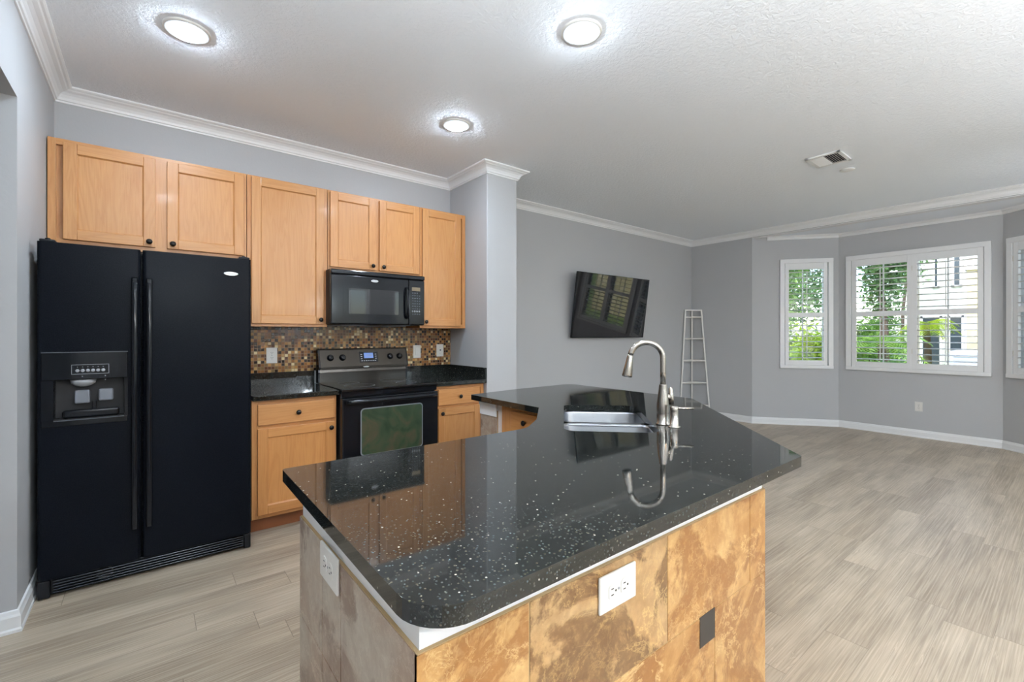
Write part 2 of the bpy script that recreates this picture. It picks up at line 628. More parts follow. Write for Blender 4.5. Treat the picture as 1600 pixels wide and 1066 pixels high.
    def obox(self, p, q, y0, y1, z0, z1, m=0):
        """box along the plan line p->q; y = offset to the left of it"""
        p, q = Vector(p[:2]), Vector(q[:2])
        d = (q - p).normalized()
        nrm = Vector((-d.y, d.x))
        poly = [p + nrm * y0, q + nrm * y0, q + nrm * y1, p + nrm * y1]
        return self.prism([(v.x, v.y) for v in poly], z0, z1, m)

    def sweep(self, path, prof, m=0, side=1.0, smooth=False, caps=True):
        """sweep a profile (out, z) along a plan polyline with mitred corners; out goes to the left (side=1)"""
        P = [Vector(p[:2]) for p in path]
        n = len(P)
        vs, fs = [], []
        for i in range(n):
            if i == 0: d0 = d1 = (P[1] - P[0]).normalized()
            elif i == n - 1: d0 = d1 = (P[-1] - P[-2]).normalized()
            else: d0, d1 = (P[i] - P[i - 1]).normalized(), (P[i + 1] - P[i]).normalized()
            n0, n1 = Vector((-d0.y, d0.x)) * side, Vector((-d1.y, d1.x)) * side
            b = (n0 + n1).normalized()
            sc = 1.0 / max(0.3, b.dot(n0))
            for o, z in prof:
                vs.append((P[i].x + b.x * o * sc, P[i].y + b.y * o * sc, z))
        k = len(prof)
        for i in range(n - 1):
            for j in range(k):
                a, b2 = i * k + j, i * k + (j + 1) % k
                fs.append((a, b2, b2 + k, a + k))
        if caps:
            fs.append(tuple(range(k))[::-1])
            fs.append(tuple((n - 1) * k + j for j in range(k)))
        self.add(vs, fs, m, smooth)
        return self

    def build(self, name, mats, parent=None, world=True, smooth_angle=None, bevel=None, solid=None, origin=None):
        me = bpy.data.meshes.new(name)
        if origin is None:
            xs, ys, zs = zip(*self.v)
            c = Vector(((min(xs) + max(xs)) / 2, (min(ys) + max(ys)) / 2, (min(zs) + max(zs)) / 2))
        else:
            c = Vector(origin)
        me.from_pydata([(v[0] - c.x, v[1] - c.y, v[2] - c.z) for v in self.v], [], self.f)
        if not isinstance(mats, (list, tuple)):
            mats = [mats]
        for mt in mats:
            me.materials.append(M[mt] if isinstance(mt, str) else mt)
        me.polygons.foreach_set('material_index', self.m)
        me.polygons.foreach_set('use_smooth', self.s)
        me.update()
        bm = bmesh.new()
        bm.from_mesh(me)
        bmesh.ops.recalc_face_normals(bm, faces=bm.faces)
        bm.to_mesh(me)
        bm.free()
        o = bpy.data.objects.new(name, me)
        COL.objects.link(o)
        acc = Vector((0, 0, 0))
        p = parent
        while p is not None:
            if p.parent is not None or world:
                acc += p.location
            p = p.parent
        o.location = c - acc
        o.parent = parent
        if bevel:
            md = o.modifiers.new('edge', 'BEVEL')
            md.width = bevel
            md.segments = 2
            md.limit_method = 'ANGLE'
            md.angle_limit = math.radians(40)
        if solid:
            md = o.modifiers.new('skin', 'SOLIDIFY')
            md.thickness = solid
        return o


def tag(o, label, cat, group=None, kind=None):
    o['label'] = label
    o['category'] = cat
    if group: o['group'] = group
    if kind: o['kind'] = kind
    return o


def thing(name, label, cat, loc, rz=0.0, group=None):
    o = bpy.data.objects.new(name, None)
    o.empty_display_size = 0.1
    COL.objects.link(o)
    o.location = loc
    o.rotation_euler = (0, 0, rz)
    return tag(o, label, cat, group)


def struct(o, label=None):
    o['kind'] = 'structure'
    if label: o['label'] = label
    return o


def dup(root, loc, rz=None, label=None):
    def cp(o, par):
        c = o.copy()
        COL.objects.link(c)
        c.parent = par
        for ch in list(o.children):
            cp(ch, c)
        return c
    r = cp(root, None)
    r.location = loc
    if rz is not None: r.rotation_euler = (0, 0, rz)
    if label: r['label'] = label
    return r


def text_mesh(body, size, mat, depth=0.0004):
    """flat lettering as (verts, faces) in the x-z plane, centred"""
    cu = bpy.data.curves.new('lettering', 'FONT')
    cu.body = body
    cu.size = size
    cu.align_x = 'CENTER'
    cu.align_y = 'CENTER'
    ob = bpy.data.objects.new('lettering', cu)
    me = bpy.data.meshes.new_from_object(ob)
    vs = [(v.co.x, 0.0, v.co.y) for v in me.vertices]
    fs = [list(p.vertices) for p in me.polygons]
    bpy.data.objects.remove(ob)
    bpy.data.meshes.remove(me)
    return vs, fs


def rrect(x0, y0, x1, y1, r, n=6):
    pts = []
    for cx, cy, a0 in ((x1 - r, y0 + r, -PI / 2), (x1 - r, y1 - r, 0), (x0 + r, y1 - r, PI / 2), (x0 + r, y0 + r, PI)):
        for i in range(n + 1):
            a = a0 + PI / 2 * i / n
            pts.append((cx + r * math.cos(a), cy + r * math.sin(a)))
    return pts


def fillet(poly, rads, n=8):
    """round the corners of a plan polygon"""
    out = []
    k = len(poly)
    for i in range(k):
        p0, p, p1 = Vector(poly[i - 1]), Vector(poly[i]), Vector(poly[(i + 1) % k])
        r = rads[i]
        if r <= 0:
            out.append((p.x, p.y))
            continue
        a, b = (p0 - p).normalized(), (p1 - p).normalized()
        ang = a.angle(b)
        t = r / math.tan(ang / 2)
        s, e = p + a * t, p + b * t
        c = p + (a + b).normalized() * (r / math.sin(ang / 2))
        a0 = math.atan2(s.y - c.y, s.x - c.x)
        a1 = math.atan2(e.y - c.y, e.x - c.x)
        d = a1 - a0
        while d > PI: d -= 2 * PI
        while d < -PI: d += 2 * PI
        for j in range(n + 1):
            w = a0 + d * j / n
            out.append((c.x + r * math.cos(w), c.y + r * math.sin(w)))
    return out

# ------------------------------------------------------------------ room shell
XL, YB = -0.447, 3.90            # kitchen left wall, kitchen back wall
XS, YS, XE = 2.325, 3.27, 2.66   # stub wall: kitchen side, front face, living side
YT = 3.98                        # television wall
XR = 6.88                        # bay opening line
B0, B1, B2, B3 = (6.88, 3.03), (7.56, 2.157), (7.56, 0.585), (6.88, -0.288)
YK = -3.2                        # rear wall behind the camera
TH = 0.15

m = MB()
m.prism([(-2.2, YK - TH), (7.9, YK - TH), (7.9, 4.15), (-2.2, 4.15)], -0.12, 0.0)
struct(m.build('floor', 'floor', origin=(0, 0, 0)), 'grey-beige wood plank floor')
m = MB()
m.prism([(-2.2, YK - TH), (XR + 0.12, YK - TH), (XR + 0.12, 4.15), (-2.2, 4.15)], CEIL, CEIL + 0.12)
struct(m.build('ceiling', 'ceil', origin=(0, 0, 0)), 'white textured ceiling')
m = MB()
m.prism([(XR + 0.12, -0.5), (7.95, -0.5), (7.95, 3.3), (XR + 0.12, 3.3)], 2.70, 2.91)
struct(m.build('ceiling_bay', 'ceil', origin=(0, 0, 0)), 'white ceiling over the window bay')

def wall(name, mb, label=None, mat='wall'):
    return struct(mb.build(name, mat, origin=(0, 0, 0)), label)

wall('wall_left', MB().box(XL - TH, 2.90, 0, XL, YB + TH, CEIL)
     .box(XL - TH, 1.55, 2.326, XL, 2.90, CEIL).box(XL - TH, YK, 0, XL, 1.55, CEIL))
wall('wall_corridor', MB().box(-2.1, 2.90, 0, XL - TH, 3.02, CEIL).box(-2.1, 1.43, 0, XL - TH, 1.55, CEIL).box(-2.2, 1.43, 0, -2.1, 3.02, CEIL))
wall('ceiling_corridor', MB().box(-2.1, 1.55, 2.326, XL - TH, 2.90, 2.4), mat='ceil')
wall('wall_back', MB().box(XL - TH, YB, 0, XS, YB + TH, CEIL), 'grey wall behind the kitchen cabinets')
wall('wall_stub', MB().box(XS, YS, 0, XE, YT + TH, CEIL, bev=0.008), 'light grey wall end beside the range wall')
wall('wall_television', MB().box(XE, YT, 0, XR + TH, YT + TH, CEIL), 'grey wall carrying the television')
wall('wall_right', MB().box(XR, 3.03, 0, XR + TH * 0.6, YT, CEIL).box(XR, B3[1], 2.70, XR + 0.12, B0[1], CEIL)
     .box(XR, YK, 0, XR + TH, B3[1], CEIL), 'grey wall around the bay opening')

def seg_wall(mb, p, q, z0, z1, openings, ext0=0.0, ext1=0.0):
    p, q = Vector(p), Vector(q)
    d = (q - p).normalized()
    L = (q - p).length
    def piece(s0, s1, a, b):
        if s1 - s0 > 1e-4 and b - a > 1e-4:
            mb.obox(p + d * s0, p + d * s1, 0.0, TH, a, b)
    s = -ext0
    for s0, s1, a, b in openings:
        piece(s, s0, z0, z1)
        piece(s0, s1, z0, a)
        piece(s0, s1, b, z1)
        s = s1
    piece(s, L + ext1, z0, z1)

W1 = (0.361, 1.034)
W2 = (0.09, 1.484)
W3 = (0.055, 0.735)
ZC0, ZC1 = 0.81, 2.365         # shutter casing outside
CW = 0.06
op = lambda w: (w[0] + CW - 0.012, w[1] - CW + 0.012, ZC0 + 0.04, ZC1 - CW + 0.012)
mb = MB(); seg_wall(mb, B0, B1, 0, 2.75, [op(W1)], 0, 0.07); wall('wall_bay_far', mb, 'angled bay wall with the single narrow window')
mb = MB(); seg_wall(mb, B1, B2, 0, 2.75, [op(W2)], 0.0, 0.0); wall('wall_bay_middle', mb, 'bay wall with the double window')
mb = MB(); seg_wall(mb, B2, B3, 0, 2.75, [op(W3)], 0.07, 0); wall('wall_bay_near', mb, 'angled bay wall at the edge of the photo')
# rear wall with two pairs of tall windows
RW = [(3.05, 3.95), (4.55, 5.45), (0.3, 1.5)]
mb = MB()
seg_wall(mb, (XR, YK), (XL - TH, YK), 0, CEIL, [], 0, 0)
mb = MB()
def rear():
    s = XL - TH
    for a, b in sorted(RW):
        mb.box(s, YK - TH, 0, a, YK, CEIL)
        mb.box(a, YK - TH, 0, b, YK, 0.45)
        mb.box(a, YK - TH, 2.35, b, YK, CEIL)
        s = b
    mb.box(s, YK - TH, 0, XR + TH, YK, CEIL)
rear()
wall('wall_rear', mb)
for i, (a, b) in enumerate(RW):
    fr = MB()
    for x in (a, (a + b) / 2 - 0.02, b - 0.05):
        fr.box(x, YK - 0.10, 0.45, x + 0.05, YK - 0.05, 2.35)
    for z in (0.45, 1.08, 1.70, 2.30):
        fr.box(a, YK - 0.10, z, b, YK - 0.05, z + 0.04)
    w = struct(fr.build('window_%d' % (4 + i), 'trim'))
    MB().box(a, YK - 0.08, 0.45, b, YK - 0.075, 2.35).build('pane', 'glass', w)

# crown moulding (ceiling cornice) and baseboards
def crown_prof(zc, s=1.0):
    return [(0.0, zc), (0.0, zc - 0.083 * s), (0.007 * s, zc - 0.083 * s), (0.009 * s, zc - 0.073 * s), (0.016 * s, zc - 0.070 * s),
            (0.020 * s, zc - 0.056 * s), (0.030 * s, zc - 0.040 * s), (0.045 * s, zc - 0.028 * s), (0.062 * s, zc - 0.022 * s),
            (0.068 * s, zc - 0.016 * s), (0.078 * s, zc - 0.014 * s), (0.086 * s, zc - 0.008 * s), (0.086 * s, zc)]
mb = MB()
mb.sweep([(XL, YK), (XL, YB), (XS, YB), (XS, YS), (XE, YS), (XE, YT), (XR, YT), (XR, YK)], crown_prof(CEIL), side=-1)
struct(mb.build('trim_crown', 'trim', origin=(0, 0, 0)), 'white crown moulding')
mb = MB()
mb.sweep([(XR + 0.12, 3.03 - 0.155), B1, B2, (XR + 0.12, B3[1] + 0.155)], [(0, 2.70), (0, 2.648), (0.006, 2.648), (0.012, 2.655), (0.02, 2.675), (0.04, 2.688), (0.05, 2.70)], side=-1)
struct(mb.build('trim_bay_crown', 'trim', origin=(0, 0, 0)), 'small white cornice around the bay ceiling')
struct(MB().box(XR + 0.0005, B3[1], 2.694, XR + 0.1215, B0[1], 2.6995).build('trim_bay_header', 'trim'), 'white underside of the bay header')
BP = [(0, 0), (0.018, 0), (0.018, 0.012), (0.014, 0.020), (0.014, 0.068), (0.010, 0.078), (0.007, 0.092), (0, 0.095)]
mb = MB(); mb.sweep([(-2.1, 2.90), (XL, 2.90), (XL, 3.80)], BP, side=-1)
struct(mb.build('baseboard_left', 'trim', origin=(0, 0, 0)), 'white baseboard beside the refrigerator')
mb = MB(); mb.sweep([(XS, YS), (XE, YS), (XE, YT), (XR, YT), (XR, B0[1]), B1, B2, B3, (XR, YK), (XL, YK), (XL, 1.55)], BP, side=-1)
struct(mb.build('baseboard_right', 'trim', origin=(0, 0, 0)), 'white baseboard around the living area')

# backsplash tile
mb = MB().box(0.50, YB - 0.008, 1.0, XS, YB, 1.36)
struct(mb.build('wall_backsplash', 'mosaic', origin=(0, 0, 0)), 'brown glass mosaic backsplash')

# ------------------------------------------------------------------ bay windows and shutters
def bay_window(idx, p, q, span, panels, label, mull=None):
    p, q = Vector(p), Vector(q)
    d = (q - p).normalized()
    rz = math.atan2(d.y, d.x)
    o0, o1, z0, z1 = op(span)
    # sash and glass in the wall thickness
    w = bpy.data.objects.new('window_%d' % idx, None)
    COL.objects.link(w)
    w.location = (p.x, p.y, 0)
    w.rotation_euler = (0, 0, rz)
    struct(w)
    fr = MB()
    fr.box(o0, 0.08, z0, o0 + 0.035, 0.14, z1).box(o1 - 0.035, 0.08, z0, o1, 0.14, z1)
    fr.box(o0, 0.08, z0, o1, 0.14, z0 + 0.04).box(o0, 0.08, z1 - 0.04, o1, 0.14, z1)
    fr.box(o0, 0.09, 1.545, o1, 0.13, 1.59)
    for a, b, _ in panels:
        c = (a + b) / 2
        fr.box(c - 0.007, 0.105, z0, c + 0.007, 0.12, z1)
    if mull:
        fr.box(mull - 0.045, 0.07, z0, mull + 0.045, 0.14, z1)
    fr.build('window_frame', 'trim', w, world=False)
    MB().box(o0 + 0.03, 0.110, z0 + 0.03, o1 - 0.03, 0.113, z1 - 0.03).build('pane', 'glass', w, world=False)
    # reveal lining
    MB().box(o0, 0.0, z0 - 0.004, o1, 0.09, z0).build('window_sill', 'trim', w, world=False)
    # shutter set
    t = thing('plantation_shutter', label, 'window shutter', (p.x, p.y, ZC0), rz, 'white plantation shutters in the bay')
    Z = lambda z: z - ZC0
    cs = MB()
    cs.box(span[0], -0.028, Z(ZC0), span[0] + CW, -0.001, Z(ZC1), bev=0.004)
    cs.box(span[1] - CW, -0.028, Z(ZC0), span[1], -0.001, Z(ZC1), bev=0.004)
    cs.box(span[0], -0.030, Z(ZC1 - CW), span[1], -0.001, Z(ZC1), bev=0.004)
    cs.box(span[0], -0.034, Z(ZC0), span[1], -0.001, Z(ZC0 + 0.045), bev=0.004)
    cs.build('casing', 'trim', t, world=False)
    za, zb = 0.925, 2.215
    r0, r1 = 1.535, 1.600
    for a, b, extra in panels:
        st = 0.050
        pm = MB()
        y0, y1 = -0.020, 0.010
        pa, pb = a - st, b + st
        pm.box(pa, y0, Z(ZC0 + 0.045), a, y1, Z(ZC1 - CW), bev=0.003).box(b, y0, Z(ZC0 + 0.045), pb, y1, Z(ZC1 - CW), bev=0.003)
        pm.box(a, y0 + 0.001, Z(ZC0 + 0.047), b, y1 - 0.001, Z(za)).box(a, y0 + 0.001, Z(zb), b, y1 - 0.001, Z(ZC1 - CW - 0.001))
        pm.box(a, y0 + 0.001, Z(r0), b, y1 - 0.001, Z(r1))
        pn = pm.build('shutter_panel', 'trim', t, world=False)
        lv = MB()
        for (l0, l1) in ((za, r0), (r1, zb)):
            n = 8
            for i in range(n):
                zc = Z(l0 + (i + 0.5) * (l1 - l0) / n)
                tilt = math.radians(7 if l0 < 1.3 else -4)
                hw, ht = 0.033, 0.0048
                sec = []
                for k in range(10):
                    an = 2 * PI * k / 10
                    yy, zz = hw * math.cos(an), ht * math.sin(an)
                    sec.append((-0.005 + yy * math.cos(tilt) - zz * math.sin(tilt), zc + yy * math.sin(tilt) + zz * math.cos(tilt)))
                vs = [(a + 0.001, y, z) for y, z in sec] + [(b - 0.001, y, z) for y, z in sec]
                fs = [tuple(range(10))[::-1], tuple(range(10, 20))] + [(k, (k + 1) % 10, 10 + (k + 1) % 10, 10 + k) for k in range(10)]
                lv.add(vs, fs, 0, True)
        lv.build('louvers', 'trim', pn, world=False)
        rd = MB()
        c = (a + b) / 2
        rd.box(c - 0.005, -0.048, Z(za + 0.03), c + 0.005, -0.040, Z(r0 - 0.02), bev=0.002).box(c - 0.005, -0.048, Z(r1 + 0.02), c + 0.005, -0.040, Z(zb - 0.03), bev=0.002)
        rd.build('tilt_rod', 'trim', pn, world=False)
        for hz in (1.05, 2.10):
            MB().box(pa - 0.004, y0 - 0.004, Z(hz), pa + 0.006, y0, Z(hz + 0.06)).build('hinge', 'white', pn, world=False)
    return w, t

bay_window(1, B0, B1, W1, [(0.477, 0.914, 0)], 'narrow single plantation shutter on the window left of the double one')
bay_window(2, B1, B2, W2, [(0.207, 0.739, 0), (0.838, 1.370, 0)], 'wide double plantation shutter over the middle bay window', 0.79)
bay_window(3, B2, B3, W3, [(0.172, 0.615, 0)], 'white plantation shutter cut off by the right edge of the photo')

# ------------------------------------------------------------------ ceiling fittings
def downlight(x, y, label, mat='lamp', group='recessed ceiling downlights', r=0.100):
    t = thing('recessed_downlight', label, 'ceiling light', (x, y, CEIL), 0, group)
    MB().lathe([(r, 0.0), (r, -0.004), (r - 0.004, -0.009), (r - 0.012, -0.010), (r - 0.020, -0.006), (r - 0.022, 0.0)], seg=48, cap=False).build('trim_ring', 'white', t, world=False)
    MB().lathe([(r - 0.010, -0.0095), (r - 0.014, -0.012), (r - 0.031, -0.013)], seg=48, cap=False).build('lens_rim', 'rim', t, world=False)
    MB().lathe([(r - 0.030, -0.006), (r - 0.031, -0.0150), (r - 0.038, -0.0210), (0.030, -0.026), (0.001, -0.027)], seg=40).build('diffuser', mat, t, world=False)
    return t
DL = []
downlight(0.150, 2.762, 'round ceiling downlight above the refrigerator')
downlight(1.678, 1.556, 'round ceiling downlight above the island sink')
downlight(1.722, 2.803, 'round ceiling downlight nearest the outer corner of the grey wall end')
for x, y in ((0.15, 1.0), (0.15, -1.4), (2.2, -2.2)):  # unseen downlights added to fill the room with light
    downlight(x, y, 'added round ceiling fill downlight out of view over the kitchen aisle', 'lampw' if y < 0.5 else 'lamp', 'added fill downlights out of view')
for x, y in ((5.6, -2.4),):  # another unseen downlight, added as fill for the living area
    downlight(x, y, 'added round ceiling fill downlight out of view over the living area', 'lampw', 'added living area fill downlights out of view')

def fill_globe_pendant(x, y, label, r=0.15, gm='globe'):  # unseen pendant added to lift the light on ceiling and walls
    t = thing('fill_globe_pendant', label, 'pendant lamp', (x, y, CEIL), 0, 'added fill pendants out of view')
    MB().lathe([(0.06, 0), (0.06, -0.015), (0.02, -0.03), (0.004, -0.031)], seg=24).build('canopy', 'nickel', t, world=False)
    MB().tube([(0, 0, -0.03), (0, 0, -0.80)], 0.006, 8).build('rod', 'nickel', t, world=False)
    MB().lathe([(max(0.002, r * math.sin(PI * i / 16)), -0.80 - r + r * math.cos(PI * i / 16)) for i in range(17)], seg=28).build('globe', gm, t, world=False)
def fill_torchiere(x, y, label, lr):  # unseen upward lamp added only to brighten the ceiling
    t = thing('fill_uplight_lamp', label, 'floor lamp', (x, y, 0), 0, 'added fill lamps out of view')
    MB().lathe([(0.14, 0), (0.14, 0.012), (0.03, 0.03), (0.012, 0.04)], seg=28).build('base', 'blksatin', t, world=False)
    MB().tube([(0, 0, 0.03), (0, 0, 1.66)], 0.011, 10).build('pole', 'blksatin', t, world=False)
    MB().lathe([(0.02, 1.65), (0.08, 1.67), (0.15, 1.72), (0.175, 1.77), (0.172, 1.772), (0.145, 1.725), (0.07, 1.685), (0.01, 1.68)], seg=32).build('lamp_shade', 'blksatin', t, world=False)
    MB().lathe([(lr, 1.715), (lr, 1.722), (0.002, 1.724)], seg=28).build('bulb_lens', 'uplight', t, world=False)
fill_torchiere(0.05, -0.60, 'added black fill uplight out of view behind the kitchen aisle', 0.128)
fill_torchiere(2.6, -2.0, 'added black fill uplight out of view near the dining area', 0.095)
fill_torchiere(5.7, -2.3, 'added black fill uplight out of view in the living area', 0.062)
fill_globe_pendant(0.30, -1.15, 'added opal fill pendant out of view behind the kitchen aisle', 0.125)
fill_globe_pendant(2.75, -2.8, 'added opal fill pendant out of view over the dining area', 0.14)
fill_globe_pendant(1.7, -1.5, 'added amber fill pendant out of view over the dining area', 0.12, 'globew')
fill_globe_pendant(5.6, -1.9, 'added opal fill pendant out of view over the living area', 0.08)
t = thing('ceiling_vent', 'white rectangular air vent with slats in the living area ceiling', 'air vent', (4.54, 1.37, CEIL))
x0, x1, y0, y1 = -0.155, 0.155, -0.13, 0.13
MB().box(x0, y0, -0.012, x1, y0 + 0.03, 0, bev=0.003).box(x0, y1 - 0.03, -0.012, x1, y1, 0, bev=0.003).box(x0, y0, -0.012, x0 + 0.03, y1, 0, bev=0.003).box(x1 - 0.03, y0, -0.012, x1, y1, 0, bev=0.003).build('frame', 'trim', t, world=False)
MB().box(x0 + 0.028, y0 + 0.028, -0.002, x1 - 0.028, y1 - 0.028, -0.0005).build('backing', 'cav', t, world=False)
sl = MB()
for i in range(12):
    yc = y1 - 0.040 - i * 0.0163
    a = math.radians(40) * (-1 if i < 6 else 1)
    hw = 0.0066
    dy, dz = hw * math.cos(a), hw * math.sin(a)
    vs = []
    for xx in (x0 + 0.03, x1 - 0.03):
        vs += [(xx, yc - dy, -0.009 - dz), (xx, yc + dy, -0.009 + dz), (xx, yc + dy, -0.010 + dz), (xx, yc - dy, -0.010 - dz)]
    sl.add(vs, [(0, 1, 5, 4), (1, 2, 6, 5), (2, 3, 7, 6), (3, 0, 4, 7), (0, 3, 2, 1), (4, 5, 6, 7)])
sl.build('slats', 'trim', t, world=False)
tag(MB().lathe([(0.058, 0), (0.058, -0.004), (0.052, -0.008), (0.02, -0.010), (0.001, -0.010)], (4.97, 1.352, CEIL), seg=32).build('ceiling_cover_plate', 'trim'),
    'small round white cover on the ceiling beside the air vent', 'cover plate')

# ------------------------------------------------------------------ cabinets
def knob_mb(x, y, z, ax='-y'):
    return MB().lathe([(0.006, 0), (0.006, 0.008), (0.010, 0.011), (0.0155, 0.016), (0.0165, 0.021), (0.012, 0.026), (0.003, 0.028)], (x, y, z), axis=ax, seg=18)

def shaker(x0, x1, z0, z1, y, st=0.058, th=0.019, knob=None, name='door'):
    """frame-and-panel door facing -Y with its front at y; returns (mb)"""
    mb = MB()
    mb.box(x0, y, z0, x0 + st, y + th, z1, 0, bev=0.003)
    mb.box(x1 - st, y, z0, x1, y + th, z1, 0, bev=0.003)
    mb.box(x0 + st, y, z0, x1 - st, y + th, z0 + st, 1, bev=0.003)
    mb.box(x0 + st, y, z1 - st, x1 - st, y + th, z1, 1, bev=0.003)
    # moulded inner edge (sloping) and the flat panel
    a0, a1, b0, b1 = x0 + st - 0.002, x1 - st + 0.002, z0 + st - 0.002, z1 - st + 0.002
    e = 0.008
    yo, yi = y + 0.003, y + 0.010
    o = [(a0, yo, b0), (a1, yo, b0), (a1, yo, b1), (a0, yo, b1)]
    i = [(a0 + e, yi, b0 + e), (a1 - e, yi, b0 + e), (a1 - e, yi, b1 - e), (a0 + e, yi, b1 - e)]
    k = [(p[0], y + th - 0.002, p[2]) for p in o]
    mb.add(o + i + k, [(0, 1, 5, 4), (1, 2, 6, 5), (2, 3, 7, 6), (3, 0, 4, 7), (4, 5, 6, 7), (0, 3, 2, 1)][:5] + [(8, 9, 10, 11)], 0)
    return mb

def cabinet(name, label, group, x0, x1, z0, z1, yf, yb, doors, drawers=(), toe=False, dl=None):
    """doors: (x0,x1,z0,z1,knobx,knobz)"""
    t = thing(name, label, 'cabinet', ((x0 + x1) / 2, (yf + yb) / 2, 0 if toe else z0), 0, group)
    zb = 0.10 if toe else z0
    MB().box(x0 + 0.001, yf + 0.038, zb, x1 - 0.001, yb, z1, 0).build('carcass', 'oakz', t)
    ff = MB()
    sw = 0.035
    ff.box(x0 + 0.001, yf + 0.019, zb, x0 + sw, yf + 0.038, z1, 0, bev=0.001)
    ff.box(x1 - sw, yf + 0.019, zb, x1 - 0.001, yf + 0.038, z1, 0, bev=0.001)
    ff.box(x0 + sw, yf + 0.0195, zb, x1 - sw, yf + 0.038, zb + sw, 1)
    ff.box(x0 + sw, yf + 0.0195, z1 - sw, x1 - sw, yf + 0.038, z1, 1)
    if drawers:
        zz = drawers[0][2] - 0.018
        ff.box(x0 + sw, yf + 0.0195, zz - 0.015, x1 - sw, yf + 0.038, zz + 0.015, 1)
    if len(doors) == 2:
        c = (doors[0][1] + doors[1][0]) / 2
        ff.box(c - 0.038, yf + 0.0192, zb + sw, c + 0.038, yf + 0.038, z1 - sw, 0)
    ff.build('face_frame', ['oakz', 'oakx'], t)
    for (a, b, c, d, kx, kz) in doors:
        o = shaker(a, b, c, d, yf).build('door', ['oakz', 'oakx'], t)
        knob_mb(kx, yf, kz).build('knob', 'knob', o)
    for (a, b, c, d, kx, kz) in drawers:
        o = MB().box(a, yf, c, b, yf + 0.019, d, 0, bev=0.005).build('drawer', ['oakx'], t)
        knob_mb(kx, yf, kz).build('knob', 'knob', o)
    if toe:
        MB().box(x0 + 0.001, yf + 0.09, 0, x1 - 0.001, yb, 0.10).build('toe_kick', 'toe', t)
    return t

YU = 3.60
cabinet('wall_cabinet', 'wide oak wall cabinet with two doors above the black refrigerator', 'oak kitchen cabinets', XL + 0.004, 0.532, 1.80, 2.402, YU, YB - 0.002,
        [(-0.378, 0.035, 1.832, 2.382, 0.005, 1.862), (0.092, 0.515, 1.832, 2.382, 0.122, 1.862)])
cabinet('wall_cabinet', 'tall single-door oak wall cabinet between refrigerator and microwave', 'oak kitchen cabinets', 0.534, 1.072, 1.348, 2.402, YU, YB - 0.002,
        [(0.560, 1.045, 1.368, 2.390, 1.018, 1.402)])
cabinet('wall_cabinet', 'short two-door oak wall cabinet directly above the microwave', 'oak kitchen cabinets', 1.074, 1.850, 1.790, 2.402, YU, YB - 0.002,
        [(1.090, 1.452, 1.812, 2.388, 1.422, 1.845), (1.482, 1.842, 1.812, 2.388, 1.512, 1.845)])
cabinet('wall_cabinet', 'narrow single-door oak wall cabinet at the grey wall end', 'oak kitchen cabinets', 1.852, 2.322, 1.348, 2.402, YU, YB - 0.002,
        [(1.872, 2.262, 1.368, 2.388, 1.900, 1.402)])
YF = 3.30
cabinet('base_cabinet', 'oak base cabinet with one drawer between refrigerator and range', 'oak kitchen cabinets', 0.515, 1.046, 0.0, 0.865, YF, YB - 0.002,
        [(0.548, 1.030, 0.125, 0.680, 1.002, 0.640)], [(0.548, 1.030, 0.703, 0.838, 0.789, 0.770)], True)
cabinet('base_cabinet', 'small oak base cabinet with one drawer right of the range', 'oak kitchen cabinets', 1.830, 2.322, 0.0, 0.865, YF, YB - 0.002,
        [(1.860, 2.270, 0.125, 0.680, 1.890, 0.640)], [(1.860, 2.270, 0.703, 0.838, 2.065, 0.770)], True)

# back countertops
def counter(name, label, x0, x1, side=False):
    mb = MB().box(x0, 3.27, 0.867, x1, YB - 0.001, 0.900, bev=0.004)
    mb.box(x0, YB - 0.022, 0.900, x1, YB - 0.009, 1.000, bev=0.002)
    if side:
        mb.box(XS - 0.022, 3.272, 0.900, XS - 0.002, YB - 0.022, 1.000, bev=0.002)
    return tag(mb.build(name, 'granite'), label, 'countertop', 'black granite countertops')
counter('granite_countertop', 'short black granite counter between refrigerator and range', 0.515, 1.050)
counter('granite_countertop', 'short black granite counter right of the range, with side splash', 1.824, XS - 0.002, True)

# ------------------------------------------------------------------ refrigerator
FX0, FX1, FY, FT = -0.420, 0.486, 3.135, 1.742
t = thing('refrigerator', 'tall black side-by-side refrigerator with ice and water dispenser', 'refrigerator', ((FX0 + FX1) / 2, 3.5, 0))
MB().box(FX0 + 0.006, FY + 0.075, 0.02, FX1 - 0.006, 3.86, FT - 0.012, bev=0.006).build('body', 'fridge', t)
gx = -0.028
# freezer door with the dispenser opening
cx0, cx1, cz0, cz1 = -0.362, -0.098, 0.868, 1.066
mb = MB()
yd0, yd1 = FY, FY + 0.068
z0, z1 = 0.098, FT
outer = [(FX0, z0), (gx - 0.004, z0), (gx - 0.004, z1), (FX0, z1)]
def door_with_hole(mb, x0, x1, z0, z1, h, y0, y1, r=0.016):
    hx0, hx1, hz0, hz1 = h
    # front face pieces around the hole, rounded vertical outer edges by profile
    n = 5
    def prof(xa, xb, ra, rb):
        pts = []
        if ra: pts += [(xa + r - r * math.sin(PI / 2 * (1 - i / n)), y0 + r - r * math.cos(PI / 2 * (1 - i / n))) for i in range(n + 1)]
        else: pts += [(xa, y0)]
        if rb: pts += [(xb - r + r * math.sin(PI / 2 * i / n), y0 + r - r * math.cos(PI / 2 * i / n)) for i in range(n + 1)]
        else: pts += [(xb, y0)]
        pts += [(xb, y1), (xa, y1)]
        return pts
    if h[1] > h[0]:
        mb.prism(prof(x0, hx0, True, False), hz0, hz1)
        mb.prism(prof(hx1, x1, False, True), hz0, hz1)
        mb.prism(prof(x0, x1, True, True), z0, hz0)
        mb.prism(prof(x0, x1, True, True), hz1, z1)
    else:
        mb.prism(prof(x0, x1, True, True), z0, z1)
